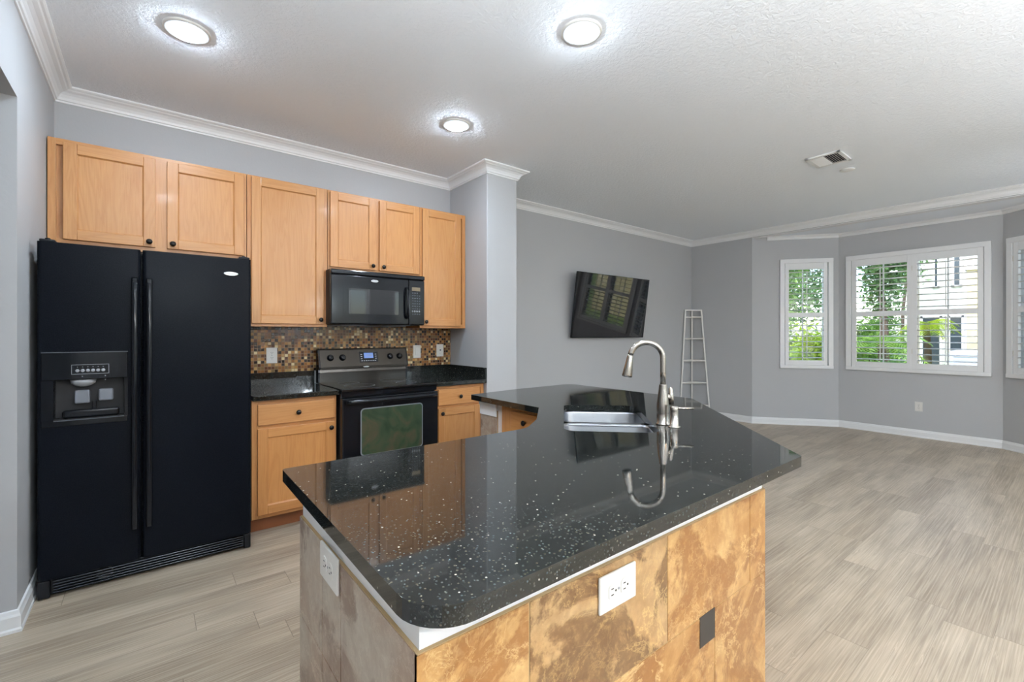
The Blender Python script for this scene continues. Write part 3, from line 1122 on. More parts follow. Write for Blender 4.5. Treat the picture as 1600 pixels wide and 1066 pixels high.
door_with_hole(mb, FX0, gx - 0.004, z0, z1, (cx0, cx1, cz0, cz1), yd0, yd1)
fd = mb.build('freezer_door', 'fridge', t)
mb = MB(); door_with_hole(mb, gx + 0.004, FX1, z0, z1, (1, 0, 0, 0), yd0, yd1)
rd = mb.build('refrigerator_door', 'fridge', t)
def fhandle(x, par):
    h = MB()
    zs = [0.262, 0.30, 0.40, 0.60, 0.95, 1.30, 1.48, 1.56, 1.592]
    ys = [-0.004, -0.030, -0.040, -0.044, -0.046, -0.044, -0.040, -0.030, -0.004]
    vs, fs = [], []
    w = 0.0135
    for z, y in zip(zs, ys):
        vs += [(x - w, FY + y, z), (x - w * 0.6, FY + y - 0.008, z), (x + w * 0.6, FY + y - 0.008, z), (x + w, FY + y, z), (x + w * 0.8, FY + y + 0.010, z), (x - w * 0.8, FY + y + 0.010, z)]
    for i in range(len(zs) - 1):
        for j in range(6):
            fs.append((i * 6 + j, i * 6 + (j + 1) % 6, (i + 1) * 6 + (j + 1) % 6, (i + 1) * 6 + j))
    fs += [tuple(range(6))[::-1], tuple((len(zs) - 1) * 6 + j for j in range(6))]
    h.add(vs, fs, 0, True)
    h.box(x - 0.010, FY - 0.034, 0.268, x + 0.010, FY + 0.001, 0.300, bev=0.003).box(x - 0.010, FY - 0.034, 1.552, x + 0.010, FY + 0.001, 1.586, bev=0.003)
    h.build('handle', 'blk', par)
fhandle(-0.056, fd)
fhandle(0.004, rd)
# dispenser
mb = MB()
px0, px1, pz0, pz1 = -0.404, -0.084, 0.838, 1.204
yp = FY - 0.006
mb.box(px0, yp, cz1, px1, FY + 0.001, pz1, 0, bev=0.003)
mb.box(px0, yp, pz0, px1, FY + 0.001, cz0, 0, bev=0.003)
mb.box(px0, yp, cz0, cx0, FY + 0.001, cz1, 0)
mb.box(cx1, yp, cz0, px1, FY + 0.001, cz1, 0)
mb.box(px0, yp - 0.002, pz1 - 0.004, px1, yp, pz1, 2)          # pale upper edge line
mb.box(cx0, yp - 0.003, cz0 - 0.004, cx1, yp, cz0, 2)          # pale lip line
mb.box(cx0, FY + 0.066, cz0, cx1, FY + 0.0675, cz1, 1)         # cavity back
mb.box(cx0, FY, cz0, cx1, FY + 0.067, cz0 + 0.004, 1)          # drip tray
mb.box(cx0 + 0.03, FY + 0.002, cz0 + 0.004, cx1 - 0.02, FY + 0.035, cz0 + 0.045, 0, bev=0.010)
mb.lathe([(0.050, 0), (0.046, -0.018), (0.030, -0.030), (0.012, -0.036)], (-0.258, FY + 0.040, cz1 - 0.004), seg=24, m=4)
mb.box(-0.290, FY + 0.018, 0.942, -0.232, FY + 0.040, 1.010, 3, bev=0.008)
mb.box(-0.200, FY + 0.018, 0.950, -0.142, FY + 0.040, 1.012, 3, bev=0.008)
mb.box(-0.224, FY + 0.018, cz0, -0.206, FY + 0.034, 0.955, 0, bev=0.004)
# button strip
bx0, bx1, bz0, bz1 = -0.298, -0.158, 1.092, 1.140
for a in ((bx0, bz0, bx1, bz0 + 0.0015), (bx0, bz1 - 0.0015, bx1, bz1), (bx0, bz0, bx0 + 0.0015, bz1), (bx1 - 0.0015, bz0, bx1, bz1)):
    mb.box(a[0], yp - 0.0012, a[1], a[2], yp, a[3], 4)
for i in range(6):
    xx = bx0 + 0.022 + i * 0.0192
    mb.lathe([(0.0078, 0), (0.0078, 0.002), (0.005, 0.0032)], (xx, yp, 1.110), axis='-y', seg=14, m=4)
    mb.box(xx - 0.002, yp - 0.001, 1.127, xx + 0.002, yp, 1.129, 4)
for xx, zz in ((-0.258, 1.080), (-0.172, 1.080), (-0.172, 1.060)):
    mb.box(xx - 0.002, yp - 0.001, zz - 0.002, xx + 0.002, yp, zz + 0.003, 4)
mb.build('dispenser', ['blk', 'cav', 'dgrey', 'grey', 'lgrey'], fd)
def badge(x, y, z, rx, rz, par, name='badge'):
    mb = MB()
    n = 28
    vs = []
    for yy, k in ((y, 1.0), (y - 0.0025, 0.97), (y - 0.0035, 0.86)):
        for i in range(n):
            a = 2 * PI * i / n
            vs.append((x + rx * k * math.cos(a), yy, z + rz * k * math.sin(a)))
    fs = []
    for j in range(2):
        for i in range(n):
            fs.append((j * n + i, j * n + (i + 1) % n, (j + 1) * n + (i + 1) % n, (j + 1) * n + i))
    fs.append(tuple(2 * n + i for i in range(n)))
    mb.add(vs, fs, 0, False)
    tv, tf = text_mesh('Whirlpool', rz * 1.05, None)
    mb.add([(v[0] + x, y - 0.0039, v[2] + z) for v in tv], tf, 1)
    return mb.build(name, ['chrome', 'dgrey'], par)
badge(0.381, FY, 1.648, 0.038, 0.012, rd)
gr = MB().box(FX0 + 0.004, FY + 0.030, 0.012, FX1 - 0.004, FY + 0.074, 0.092, bev=0.003)
for i in range(5):
    z = 0.022 + i * 0.0135
    gr.box(FX0 + 0.055, FY + 0.012, z, FX1 - 0.04, FY + 0.032, z + 0.006, 1, bev=0.002)
gr.box(FX0 + 0.001, FY + 0.012, 0.006, FX0 + 0.045, FY + 0.074, 0.09, bev=0.004).box(FX1 - 0.035, FY + 0.012, 0.006, FX1 - 0.001, FY + 0.074, 0.09, bev=0.004)
gr.build('grille', ['blksatin', 'blkrib'], t)
MB().lathe([(0.034, 0), (0.034, 0.006), (0.028, 0.010), (0.026, 0.006), (0.004, 0.006)], (-0.175, FY + 0.024, 0.062), axis='-y', seg=28).build('filter_knob', 'blksatin', t)
for x in (FX0 + 0.035, FX1 - 0.035):
    MB().box(x - 0.028, FY + 0.010, FT, x + 0.028, FY + 0.10, FT + 0.014, bev=0.005).lathe([(0.010, FT + 0.012), (0.010, FT + 0.020), (0.004, FT + 0.022)], (x, FY + 0.032, 0), seg=14).build('hinge_cover', 'blksatin', t)
for x in (FX0 + 0.10, FX1 - 0.10):
    for y in (3.25, 3.78):
        MB().lathe([(0.018, 0), (0.018, 0.03)], (x, y, 0.0), seg=12).build('roller', 'blksatin', t)

# ------------------------------------------------------------------ range
RX0, RX1, RY = 1.056, 1.818, 3.232
t = thing('range', 'black freestanding electric range with glass cooktop', 'stove', ((RX0 + RX1) / 2, 3.5, 0))
MB().box(RX0 + 0.002, RY + 0.050, 0.0, RX1 - 0.002, 3.86, 0.885, bev=0.003).build('body', 'blksatin', t)
MB().box(RX0, RY + 0.005, 0.885, RX1, 3.80, 0.906, 0, bev=0.006)\
    .lathe([(0.112, 0.906), (0.112, 0.9066), (0.108, 0.9066), (0.108, 0.906)], (1.25, 3.42, 0), seg=40, m=1, cap=False)\
    .lathe([(0.082, 0.906), (0.082, 0.9066), (0.078, 0.9066), (0.078, 0.906)], (1.63, 3.42, 0), seg=40, m=1, cap=False)\
    .lathe([(0.082, 0.906), (0.082, 0.9066), (0.078, 0.9066), (0.078, 0.906)], (1.25, 3.66, 0), seg=40, m=1, cap=False)\
    .lathe([(0.112, 0.906), (0.112, 0.9066), (0.108, 0.9066), (0.108, 0.906)], (1.63, 3.66, 0), seg=40, m=1, cap=False)\
    .build('cooktop', ['glassblk', 'dgrey'], t)
MB().box(RX0 + 0.001, RY + 0.022, 0.846, RX1 - 0.001, RY + 0.052, 0.886, bev=0.004).build('control_rail', 'blk', t)
od = MB().box(RX0 + 0.004, RY, 0.235, RX1 - 0.004, RY + 0.048, 0.840, 0, bev=0.006).build('oven_door', ['blk'], t)
wv = MB()
pl = rrect(1.196, 0.425, 1.672, 0.752, 0.022)
vs = [(x, RY - 0.0025, z) for x, z in pl] + [(x, RY + 0.002, z) for x, z in pl]
n = len(pl)
wv.add(vs, [tuple(range(n))] + [(i, (i + 1) % n, n + (i + 1) % n, n + i) for i in range(n)], 0)
pl2 = rrect(1.188, 0.417, 1.680, 0.760, 0.028)
vs = [(x, RY - 0.0015, z) for x, z in pl2] + [(x, RY + 0.002, z) for x, z in pl2]
wv.add(vs, [tuple(range(n))] + [(i, (i + 1) % n, n + (i + 1) % n, n + i) for i in range(n)], 1)
wv.build('oven_window', ['ovenglass', 'grey'], od)
hb = MB()
hp = [(RX0 + 0.03 + (RX1 - RX0 - 0.06) * i / 16, RY - 0.030 - 0.012 * math.sin(PI * i / 16), 0.815) for i in range(17)]
hb.tube(hp, 0.013, 12, flatx=1.25)
hb.box(RX0 + 0.022, RY - 0.030, 0.800, RX0 + 0.052, RY + 0.004, 0.830, bev=0.004).box(RX1 - 0.052, RY - 0.030, 0.800, RX1 - 0.022, RY + 0.004, 0.830, bev=0.004)
hb.build('handle', 'blk', od)
MB().box(RX0 + 0.004, RY + 0.004, 0.05, RX1 - 0.004, RY + 0.048, 0.225, bev=0.006).build('storage_drawer', 'blk', t)
# backguard: leaning console on an upright base
bg = MB()
sec = [(3.862, 0.900), (3.800, 0.900), (3.798, 0.985), (3.802, 1.005), (3.780, 1.012), (3.778, 1.030), (3.812, 1.165), (3.822, 1.176), (3.862, 1.176)]
vs = [(RX0 + 0.012, y, z) for y, z in sec] + [(RX1 - 0.012, y, z) for y, z in sec]
k = len(sec)
bg.add(vs, [tuple(range(k)), tuple(range(k, 2 * k))[::-1]] + [(i, (i + 1) % k, k + (i + 1) % k, k + i) for i in range(k)], 0)
for xx in (RX0 + 0.006, RX1 - 0.006):
    v2 = [(xx - 0.006, y - 0.003, z + 0.002) for y, z in sec] + [(xx + 0.006, y - 0.003, z + 0.002) for y, z in sec]
    bg.add(v2, [tuple(range(k)), tuple(range(k, 2 * k))[::-1]] + [(i, (i + 1) % k, k + (i + 1) % k, k + i) for i in range(k)], 1)
bgo = bg.build('backguard', ['bronze', 'blk'], t)
kd = Vector((0, 0.034, 0.135)).normalized()
kn = Vector((0, -kd.z, kd.y))
def on_console(x, s, o=0.0):
    p = Vector((x, 3.778, 1.030)) + kd * s + kn * o
    return p
def disc(mb, x, s, prof, seg=20, m=0):
    vs, fs = [], []
    for r, h in prof:
        for i in range(seg):
            a = 2 * PI * i / seg
            vs.append(tuple(on_console(x + r * math.cos(a), s + r * math.sin(a), h)))
    for j in range(len(prof) - 1):
        for i in range(seg):
            fs.append((j * seg + i, j * seg + (i + 1) % seg, (j + 1) * seg + (i + 1) % seg, (j + 1) * seg + i))
    fs.append(tuple((len(prof) - 1) * seg + i for i in range(seg)))
    mb.add(vs, fs, m, True)
for xx in (1.148, 1.245, 1.655, 1.742):
    kb = MB()
    disc(kb, xx, 0.073, [(0.027, 0.0005), (0.027, 0.006), (0.022, 0.010), (0.018, 0.024), (0.014, 0.026)])
    a = [on_console(xx - 0.004, 0.055, 0.024), on_console(xx + 0.004, 0.055, 0.024), on_console(xx + 0.004, 0.092, 0.024), on_console(xx - 0.004, 0.092, 0.024)]
    b = [on_console(xx - 0.003, 0.057, 0.032), on_console(xx + 0.003, 0.057, 0.032), on_console(xx + 0.003, 0.090, 0.032), on_console(xx - 0.003, 0.090, 0.032)]
    kb.add([tuple(p) for p in a + b], [(4, 5, 6, 7), (0, 1, 5, 4), (1, 2, 6, 5), (2, 3, 7, 6), (3, 0, 4, 7)], 0)
    kb.build('knob', 'blk', bgo)
def cpatch(mb, x0, x1, s0, s1, o, m):
    vs = [on_console(x0, s0, o), on_console(x1, s0, o), on_console(x1, s1, o), on_console(x0, s1, o)]
    mb.add([tuple(v) for v in vs], [(0, 1, 2, 3)], m)
cp = MB()
cpatch(cp, 1.385, 1.545, 0.028, 0.118, 0.0008, 0)
cpatch(cp, 1.425, 1.505, 0.062, 0.108, 0.0016, 1)
for i in range(7):
    cpatch(cp, 1.400 + i * 0.019, 1.412 + i * 0.019, 0.038, 0.044, 0.0016, 2)
for i in range(3):
    cpatch(cp, 1.396, 1.410, 0.056 + i * 0.018, 0.063 + i * 0.018, 0.0016, 2)
    cpatch(cp, 1.520, 1.534, 0.056 + i * 0.018, 0.063 + i * 0.018, 0.0016, 2)
tv, tf = text_mesh('12:00', 0.026, None)
cp.add([tuple(on_console(1.465 + v[0], 0.085 + v[2], 0.0022)) for v in tv], tf, 2)
cp.build('clock_display', ['blk', 'lcd', 'lgrey'], bgo)
badge(1.437, 3.7775, 1.020, 0.026, 0.0075, bgo)

# ------------------------------------------------------------------ microwave
MX0, MX1, MY, MZ0, MZ1 = 1.062, 1.838, 3.500, 1.372, 1.785
t = thing('microwave', 'black over-the-range microwave oven above the black range', 'microwave', ((MX0 + MX1) / 2, 3.7, MZ0))
MB().box(MX0, MY + 0.028, MZ0 - 0.004, MX1, YB - 0.012, MZ1, bev=0.004).build('body', 'blksatin', t)
MB().box(MX0, MY - 0.006, MZ1 - 0.038, MX1, MY + 0.030, MZ1 - 0.001, 0, bev=0.008).build('vent_strip', ['blk'], t)
dx1 = 1.692
md = MB().box(MX0 + 0.002, MY, MZ0, dx1, MY + 0.027, MZ1 - 0.040, 0, bev=0.007).build('door', 'blk', t)
ww = MB()
pl = rrect(1.155, 1.430, 1.640, 1.668, 0.020)
n = len(pl)
ww.add([(x, MY - 0.0020, z) for x, z in pl] + [(x, MY + 0.002, z) for x, z in pl], [tuple(range(n))] + [(i, (i + 1) % n, n + (i + 1) % n, n + i) for i in range(n)], 0)
pl = rrect(1.195, 1.450, 1.600, 1.645, 0.006)
ww.add([(x, MY - 0.0028, z) for x, z in pl] + [(x, MY, z) for x, z in pl], [tuple(range(n))] + [(i, (i + 1) % n, n + (i + 1) % n, n + i) for i in range(n)], 1)
ww.build('door_window', ['blk', 'glassblk'], md)
hh = MB().tube([(1.668, MY - 0.006, 1.425), (1.668, MY - 0.028, 1.450), (1.668, MY - 0.032, 1.54), (1.668, MY - 0.028, 1.650), (1.668, MY - 0.006, 1.675)], 0.011, 10)
hh.build('handle', 'blk', md)
cpn = MB().box(dx1 + 0.003, MY, MZ0, MX1 - 0.002, MY + 0.027, MZ1 - 0.040, 0, bev=0.005)
cpn = cpn.build('control_panel', 'blk', t)
bt = MB()
bt.box(1.720, MY - 0.0015, 1.655, 1.795, MY, 1.685, 1)
for r in range(9):
    for c in range(4):
        if r == 0 and c == 3: continue
        z = 1.638 - r * 0.022
        x = 1.722 + c * 0.020
        if r in (7,):
            bt.lathe([(0.008, 0), (0.007, 0.0016)], (x + 0.004, MY, z), axis='-y', seg=12, m=2)
        else:
            bt.box(x, MY - 0.0012, z - 0.005, x + 0.012, MY, z + 0.003, 0)
bt.build('buttons', ['dgrey', 'lcd2', 'lgrey'], cpn)
badge(1.400, MY, 1.712, 0.030, 0.0105, md)
for xx in (MX0 + 0.10, MX1 - 0.30):
    MB().box(xx, MY + 0.06, MZ0 - 0.008, xx + 0.20, MY + 0.20, MZ0 - 0.003).build('grease_filter', 'grey', t)

# ------------------------------------------------------------------ outlets and switches
def plate(name, label, cat, loc, rz, kind, horiz=False, group='white wall plates'):
    """local x along the wall, local -y out of the wall"""
    t = thing(name, label, cat, loc, rz, group)
    w, h = (0.119, 0.076) if horiz else (0.076, 0.119)
    MB().box(-w / 2, -0.006, -h / 2, w / 2, 0, h / 2, bev=0.003).build('cover_plate', 'white', t, world=False)
    if kind == 'outlet':
        for s in (-1, 1):
            rc = MB()
            ox, oz = (s * 0.0195, 0) if horiz else (0, s * 0.0195)
            pts = []
            for i in range(24):
                a = 2 * PI * i / 24
                px, pz = 0.0168 * math.cos(a), 0.0168 * math.sin(a)
                if horiz: px = px
                pz = max(-0.0135, min(0.0135, pz)) if not horiz else pz
                px = max(-0.0135, min(0.0135, px)) if horiz else px
                pts.append((ox + px, oz + pz))
            nn = len(pts)
            rc.add([(x, -0.0075, z) for x, z in pts] + [(x, -0.005, z) for x, z in pts], [tuple(range(nn))] + [(i, (i + 1) % nn, nn + (i + 1) % nn, nn + i) for i in range(nn)], 0)
            for q in (-1, 1):
                if horiz:
                    rc.box(ox - 0.0065, -0.0079, q * 0.0062 - 0.001, ox + 0.001, -0.0074, q * 0.0062 + 0.001, 1)
                else:
                    rc.box(q * 0.0062 - 0.001, -0.0079, oz - 0.001, q * 0.0062 + 0.001, -0.0074, oz + 0.0075, 1)
            gxx, gzz = (ox + 0.008, 0) if horiz else (0, oz - 0.007)
            rc.lathe([(0.0024, 0.0074), (0.0024, 0.0079)], (gxx, 0, gzz), axis='-y', seg=10, m=1)
            rc.build('receptacle', ['white', 'slot'], t, world=False)
        MB().lathe([(0.003, 0.005), (0.003, 0.0068), (0.001, 0.0072)], (0, 0, 0), axis='-y', seg=12).build('screw', 'lgrey', t, world=False)
    elif kind == 'rocker':
        MB().box(-0.0165, -0.009, -0.033, 0.0165, -0.004, 0.033, bev=0.002).build('rocker', 'white', t, world=False)
    elif kind == 'toggle':
        MB().box(-0.005, -0.018, -0.004, 0.005, -0.004, 0.010, bev=0.002).build('toggle', 'dgrey', t, world=False)
        for q in (-1, 1):
            MB().lathe([(0.003, 0.005), (0.003, 0.0068)], (0, 0, q * 0.030), axis='-y', seg=10).build('screw', 'lgrey', t, world=False)
    return t
yw = YB - 0.0082
plate('electrical_outlet', 'white outlet on the mosaic backsplash left of the range', 'outlet', (0.741, yw, 1.130), 0, 'outlet')
plate('light_switch', 'white rocker switch on the mosaic just right of the range', 'switch', (1.962, yw, 1.132), 0, 'rocker')
plate('light_switch', 'white toggle switch on the mosaic nearest the grey wall corner', 'switch', (2.205, yw, 1.138), 0, 'toggle')
plate('electrical_outlet', 'white outlet low on the bay wall under the double window', 'outlet', (7.5595, 1.307, 0.388), -PI / 2, 'outlet')

# ------------------------------------------------------------------ island
IY, IX = 0.615, 0.310
OUT = [(IX, 1.28), (IX, IY), (1.485, IY), (2.470, 1.600), (2.470, 2.450), (1.690, 2.450), (1.690, 2.270)]
ti = thing('kitchen_island', 'kitchen island base clad in brown slate-look tiles', 'kitchen island', (1.4, 1.3, 0))
def offset_path(path, d):
    P = [Vector(p) for p in path]
    out = []
    for i in range(len(P)):
        if i == 0: d0 = d1 = (P[1] - P[0]).normalized()
        elif i == len(P) - 1: d0 = d1 = (P[-1] - P[-2]).normalized()
        else: d0, d1 = (P[i] - P[i - 1]).normalized(), (P[i + 1] - P[i]).normalized()
        n0, n1 = Vector((-d0.y, d0.x)), Vector((-d1.y, d1.x))
        b = (n0 + n1).normalized()
        out.append(P[i] + b * (d / max(0.3, b.dot(n0))))
    return [(p.x, p.y) for p in out]
inner = offset_path(OUT, 0.11)
core_o = offset_path(OUT, 0.008)
MB().prism(core_o + inner[::-1], 0.0, 0.866).build('knee_wall', 'trim', ti)
grt = offset_path(OUT, 0.0015)
MB().prism(grt + offset_path(OUT, 0.0079)[::-1], 0.0, 0.816).build('grout_bed', 'grout', ti)
def clad(mb, p, q, rows, mats, seed):
    """rows: (z0, z1, [joints along the run])"""
    p, q = Vector(p), Vector(q)
    L = (q - p).length
    d = (q - p).normalized()
    k = seed
    for z0, z1, js in rows:
        js = [0.0] + [j for j in js if 0 < j < L] + [L]
        for a, b in zip(js[:-1], js[1:]):
            g = 0.0018
            mb.obox(p + d * (a + (g if a > 0 else 0)), p + d * (b - (g if b < L else 0.0006)), 0.0, 0.007, z0 + g, z1 - g, mats[k % len(mats)])
            k += 1
tl = MB()
R3 = (0.0, 0.133), (0.133, 0.563), (0.563, 0.816)
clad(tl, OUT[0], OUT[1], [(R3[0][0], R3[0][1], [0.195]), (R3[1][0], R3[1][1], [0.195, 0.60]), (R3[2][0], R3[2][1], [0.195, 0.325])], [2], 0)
fr0 = [(0.0, 0.133, [0.30, 0.73]), (0.133, 0.563, [0.439, 0.869]), (0.563, 0.816, [0.219, 0.649, 1.073])]
clad(tl, OUT[1], OUT[2], fr0, [0, 0, 1, 0, 0, 0, 0, 1, 0, 0], 0)
clad(tl, OUT[2], OUT[3], [(0.0, 0.133, [0.4, 0.83, 1.26]), (0.133, 0.563, [0.2, 0.63, 1.06]), (0.563, 0.816, [0.4, 0.83, 1.26])], [0, 1, 0], 1)
clad(tl, OUT[3], OUT[4], [(0.0, 0.133, [0.43]), (0.133, 0.563, [0.2, 0.63]), (0.563, 0.816, [0.43])], [1, 0], 0)
clad(tl, OUT[4], OUT[5], [(0.0, 0.133, [0.43]), (0.133, 0.563, [0.2, 0.63]), (0.563, 0.816, [0.43])], [0, 1, 2], 0)
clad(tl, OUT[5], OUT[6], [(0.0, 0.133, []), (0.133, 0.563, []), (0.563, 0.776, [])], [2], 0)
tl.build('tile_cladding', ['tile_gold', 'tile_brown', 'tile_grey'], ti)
MB().box(1.1025, IY - 0.0012, 0.487, 1.1775, IY + 0.004, 0.566, 0).build('inset_tile', 'tile_black', ti)['label'] = 'small black square inset tile'
MB().box(1.682, 2.272, 0.778, 1.690, 2.450, 0.858, 0, bev=0.003).box(1.676, 2.270, 0.838, 1.690, 2.452, 0.866, 0, bev=0.003).build('end_trim', 'trim', ti)

plate('electrical_outlet', 'white sideways outlet on the golden tiled island front', 'outlet', (0.770, IY - 0.0005, 0.760), 0, 'outlet', True)
plate('electrical_outlet', 'white sideways outlet on the greyish tiled island side', 'outlet', (IX - 0.0005, 1.020, 0.787), -PI / 2, 'outlet', True)

# island worktop with the sink cut-out
def sp(s, p):
    return ((s + p) / math.sqrt(2), (s - p) / math.sqrt(2))
top = [(0.292, 0.562), (1.640, 0.568), (2.600, 1.500), (2.618, 2.520), (2.560, 2.548), (2.06, 2.540), (1.640, 2.492), (1.634, 1.822), (1.398, 1.575), (1.235, 1.452), (0.303, 1.452)]
rad = [0.085, 0.012, 0.015, 0.05, 0.05, 0.0, 0.010, 0.010, 0.0, 0.16, 0.012]
topf = fillet(top, rad)
S0, S1, P0, P1 = 1.865, 2.565, 0.0, 0.385
hole = [sp(a, b) for a, b in rrect(S0, P0, S1, P1, 0.055)]
tag(MB().prism(topf, 0.867, 0.900, 0, [hole]).build('granite_countertop', 'granite', bevel=0.0035),
    'large angular black granite worktop of the island, holding the sink', 'countertop', 'black granite countertops')

# sink (double bowl) in its own frame: local x = s, local y = -p
ts = thing('kitchen_sink', 'stainless steel double-bowl sink set under the island granite', 'sink', (0, 0, 0.866), PI / 4)
def bowl(x0, y0, x1, y1, dep, name):
    rings = [(rrect(x0 - 0.012, y0 - 0.012, x1 + 0.012, y1 + 0.012, 0.062), -0.0005), (rrect(x0, y0, x1, y1, 0.055), -0.001), (rrect(x0 + 0.003, y0 + 0.003, x1 - 0.003, y1 - 0.003, 0.053), -0.012),
             (rrect(x0 + 0.008, y0 + 0.008, x1 - 0.008, y1 - 0.008, 0.052), -dep + 0.03), (rrect(x0 + 0.016, y0 + 0.016, x1 - 0.016, y1 - 0.016, 0.045), -dep + 0.008),
             (rrect(x0 + 0.032, y0 + 0.032, x1 - 0.032, y1 - 0.032, 0.035), -dep)]
    mb = MB()
    vs, fs = [], []
    for r, z in rings:
        vs += [(p[0], p[1], z) for p in r]
    n = len(rings[0][0])
    for j in range(len(rings) - 1):
        for i in range(n):
            fs.append((j * n + i, j * n + (i + 1) % n, (j + 1) * n + (i + 1) % n, (j + 1) * n + i))
    fs.append(tuple((len(rings) - 1) * n + i for i in range(n)))
    mb.add(vs, fs, 0, True)
    o = mb.build(name, 'steel', ts, world=False)
    cx, cy = (x0 + x1) / 2, (y0 + y1) / 2
    MB().lathe([(0.042, -dep + 0.001), (0.042, -dep + 0.003), (0.034, -dep + 0.004), (0.030, -dep + 0.001), (0.004, -dep + 0.001)], (cx, cy, 0), seg=24).build('drain', 'chrome', o, world=False)
bowl(S0 - 0.004, -P1 - 0.004, 2.205, -P0 + 0.004, 0.20, 'basin')
bowl(2.235, -P1 - 0.004, S1 + 0.004, -P0 + 0.004, 0.20, 'basin')
MB().box(2.192, -P1 + 0.02, -0.010, 2.248, -P0 - 0.02, -0.0015, bev=0.004).build('divider', 'steel', ts, world=False)

# faucet: local x towards the sink
fx, fy = 1.753, 1.147
tf_ = thing('faucet', 'tall brushed nickel gooseneck faucet with pull-down spray head', 'faucet', (fx, fy, 0.900), math.radians(135))
MB().lathe([(0.031, 0), (0.031, 0.004), (0.0265, 0.008), (0.0262, 0.05), (0.0265, 0.085), (0.024, 0.11), (0.0185, 0.150), (0.0165, 0.170), (0.0165, 0.173)], seg=32).build('body', 'nickel', tf_, world=False)
pts = [(0, 0, 0.170), (0, 0, 0.23), (0, 0, 0.286)]
R_ = 0.070
for i in range(1, 17):
    a = PI * i / 16 * 0.94
    pts.append((R_ - R_ * math.cos(a), 0, 0.286 + R_ * math.sin(a)))
MB().tube(pts, 0.0122, 16).build('spout', 'nickel', tf_, world=False)
e0 = Vector(pts[-1])
d0 = (Vector(pts[-1]) - Vector(pts[-2])).normalized()
d0 = Vector((0.16, 0, -1)).normalized()
sh = MB()
sh.tube([e0 - d0 * 0.001, e0 + d0 * 0.006, e0 + d0 * 0.010, e0 + d0 * 0.05, e0 + d0 * 0.088, e0 + d0 * 0.094], [0.0125, 0.0128, 0.0138, 0.0180, 0.0225, 0.0215], 20)
sho = sh.build('spray_head', 'nickel', tf_, world=False)
MB().tube([e0 + d0 * 0.0935, e0 + d0 * 0.0955], [0.019, 0.018], 20).build('nozzle', 'blksatin', sho, world=False)
# side handle
hm = MB().tube([(0.0, 0, 0.125), (-0.018, -0.006, 0.118), (-0.028, -0.010, 0.110)], [0.014, 0.0175, 0.016], 16)
hm.tube([(-0.037, -0.010, 0.085), (-0.037, -0.010, 0.112), (-0.034, -0.010, 0.155), (-0.032, -0.010, 0.160)], [0.0105, 0.0115, 0.0085, 0.005], 14)
hm.build('lever_handle', 'nickel', tf_, world=False)
sx, sy = 1.738, 1.083
td = thing('soap_dispenser', 'short brushed nickel soap dispenser standing beside the faucet', 'soap dispenser', (sx, sy, 0.900), math.radians(-45))
MB().lathe([(0.026, 0), (0.026, 0.003), (0.0175, 0.006), (0.0170, 0.070), (0.0175, 0.083), (0.015, 0.087), (0.003, 0.088)], seg=26).build('pump_body', 'nickel', td, world=False)
MB().tube([(0.0, 0, 0.078), (0.040, 0, 0.079), (0.078, 0, 0.080)], [0.0055, 0.0050, 0.0042], 12).build('nozzle', 'nickel', td, world=False)

# island cabinets on the kitchen side
tc = thing('base_cabinet', 'oak base cabinet with a drawer, built into the island beside the grey-tiled end', 'cabinet', (1.95, 2.05, 0), 0, 'oak kitchen cabinets')
MB().box(1.745, 1.845, 0.10, 2.34, 2.268, 0.864).build('carcass', 'oakz', tc)
MB().box(1.725, 1.845, 0.10, 1.745, 2.268, 0.864).build('face_frame', 'oakz', tc)
dr = MB().box(1.706, 1.880, 0.703, 1.725, 2.160, 0.832, bev=0.005).build('drawer', 'oaky', tc)
knob_mb(1.706, 2.020, 0.778, '-x').build('knob', 'knob', dr)
dd = MB().box(1.706, 1.880, 0.125, 1.725, 1.938, 0.680, bev=0.003).box(1.706, 2.102, 0.125, 1.725, 2.160, 0.680, bev=0.003)
dd.box(1.706, 1.938, 0.125, 1.725, 2.102, 0.183, bev=0.003).box(1.706, 1.938, 0.622, 1.725, 2.102, 0.680, bev=0.003).box(1.715, 1.93, 0.17, 1.722, 2.11, 0.63)
dd = dd.build('door', 'oakz', dc if False else tc)
knob_mb(1.706, 2.13, 0.64, '-x').build('knob', 'knob', dd)
MB().box(1.79, 1.845, 0, 2.34, 2.268, 0.10).build('toe_kick', 'toe', tc)
# run along the near wall of the island, facing the kitchen aisle (+Y)
ta = thing('base_cabinet', 'oak base cabinet run hidden under the near end of the island', 'cabinet', (0.84, 1.07, 0), 0, 'oak kitchen cabinets')
MB().box(0.43, 0.735, 0.10, 1.20, 1.39, 0.864).build('carcass', 'oakz', ta)
for a, b in ((0.44, 0.81), (0.82, 1.19)):
    o = MB().box(a, 1.39, 0.125, b, 1.409, 0.680, bev=0.004).build('door', 'oakz', ta)
    knob_mb(b - 0.03 if a < 0.5 else a + 0.03, 1.409, 0.64, 'y').build('knob', 'knob', o)
    o = MB().box(a, 1.39, 0.703, b, 1.409, 0.832, bev=0.004).build('drawer', 'oakx', ta)
    knob_mb((a + b) / 2, 1.409, 0.77, 'y').build('knob', 'knob', o)
MB().box(0.43, 0.735, 0, 1.20, 1.31, 0.10).build('toe_kick', 'toe', ta)
tb = thing('sink_cabinet', 'oak sink base cabinet set diagonally in the island corner', 'cabinet', (1.6, 1.6, 0), 0, 'oak kitchen cabinets')
pa, pb = Vector((1.225, 1.375)), Vector((1.715, 1.830))
MB().obox(pa, pb, -0.02, 0.0, 0.10, 0.864).build('face_panel', 'oakz', tb)
dl_ = (pb - pa).normalized()
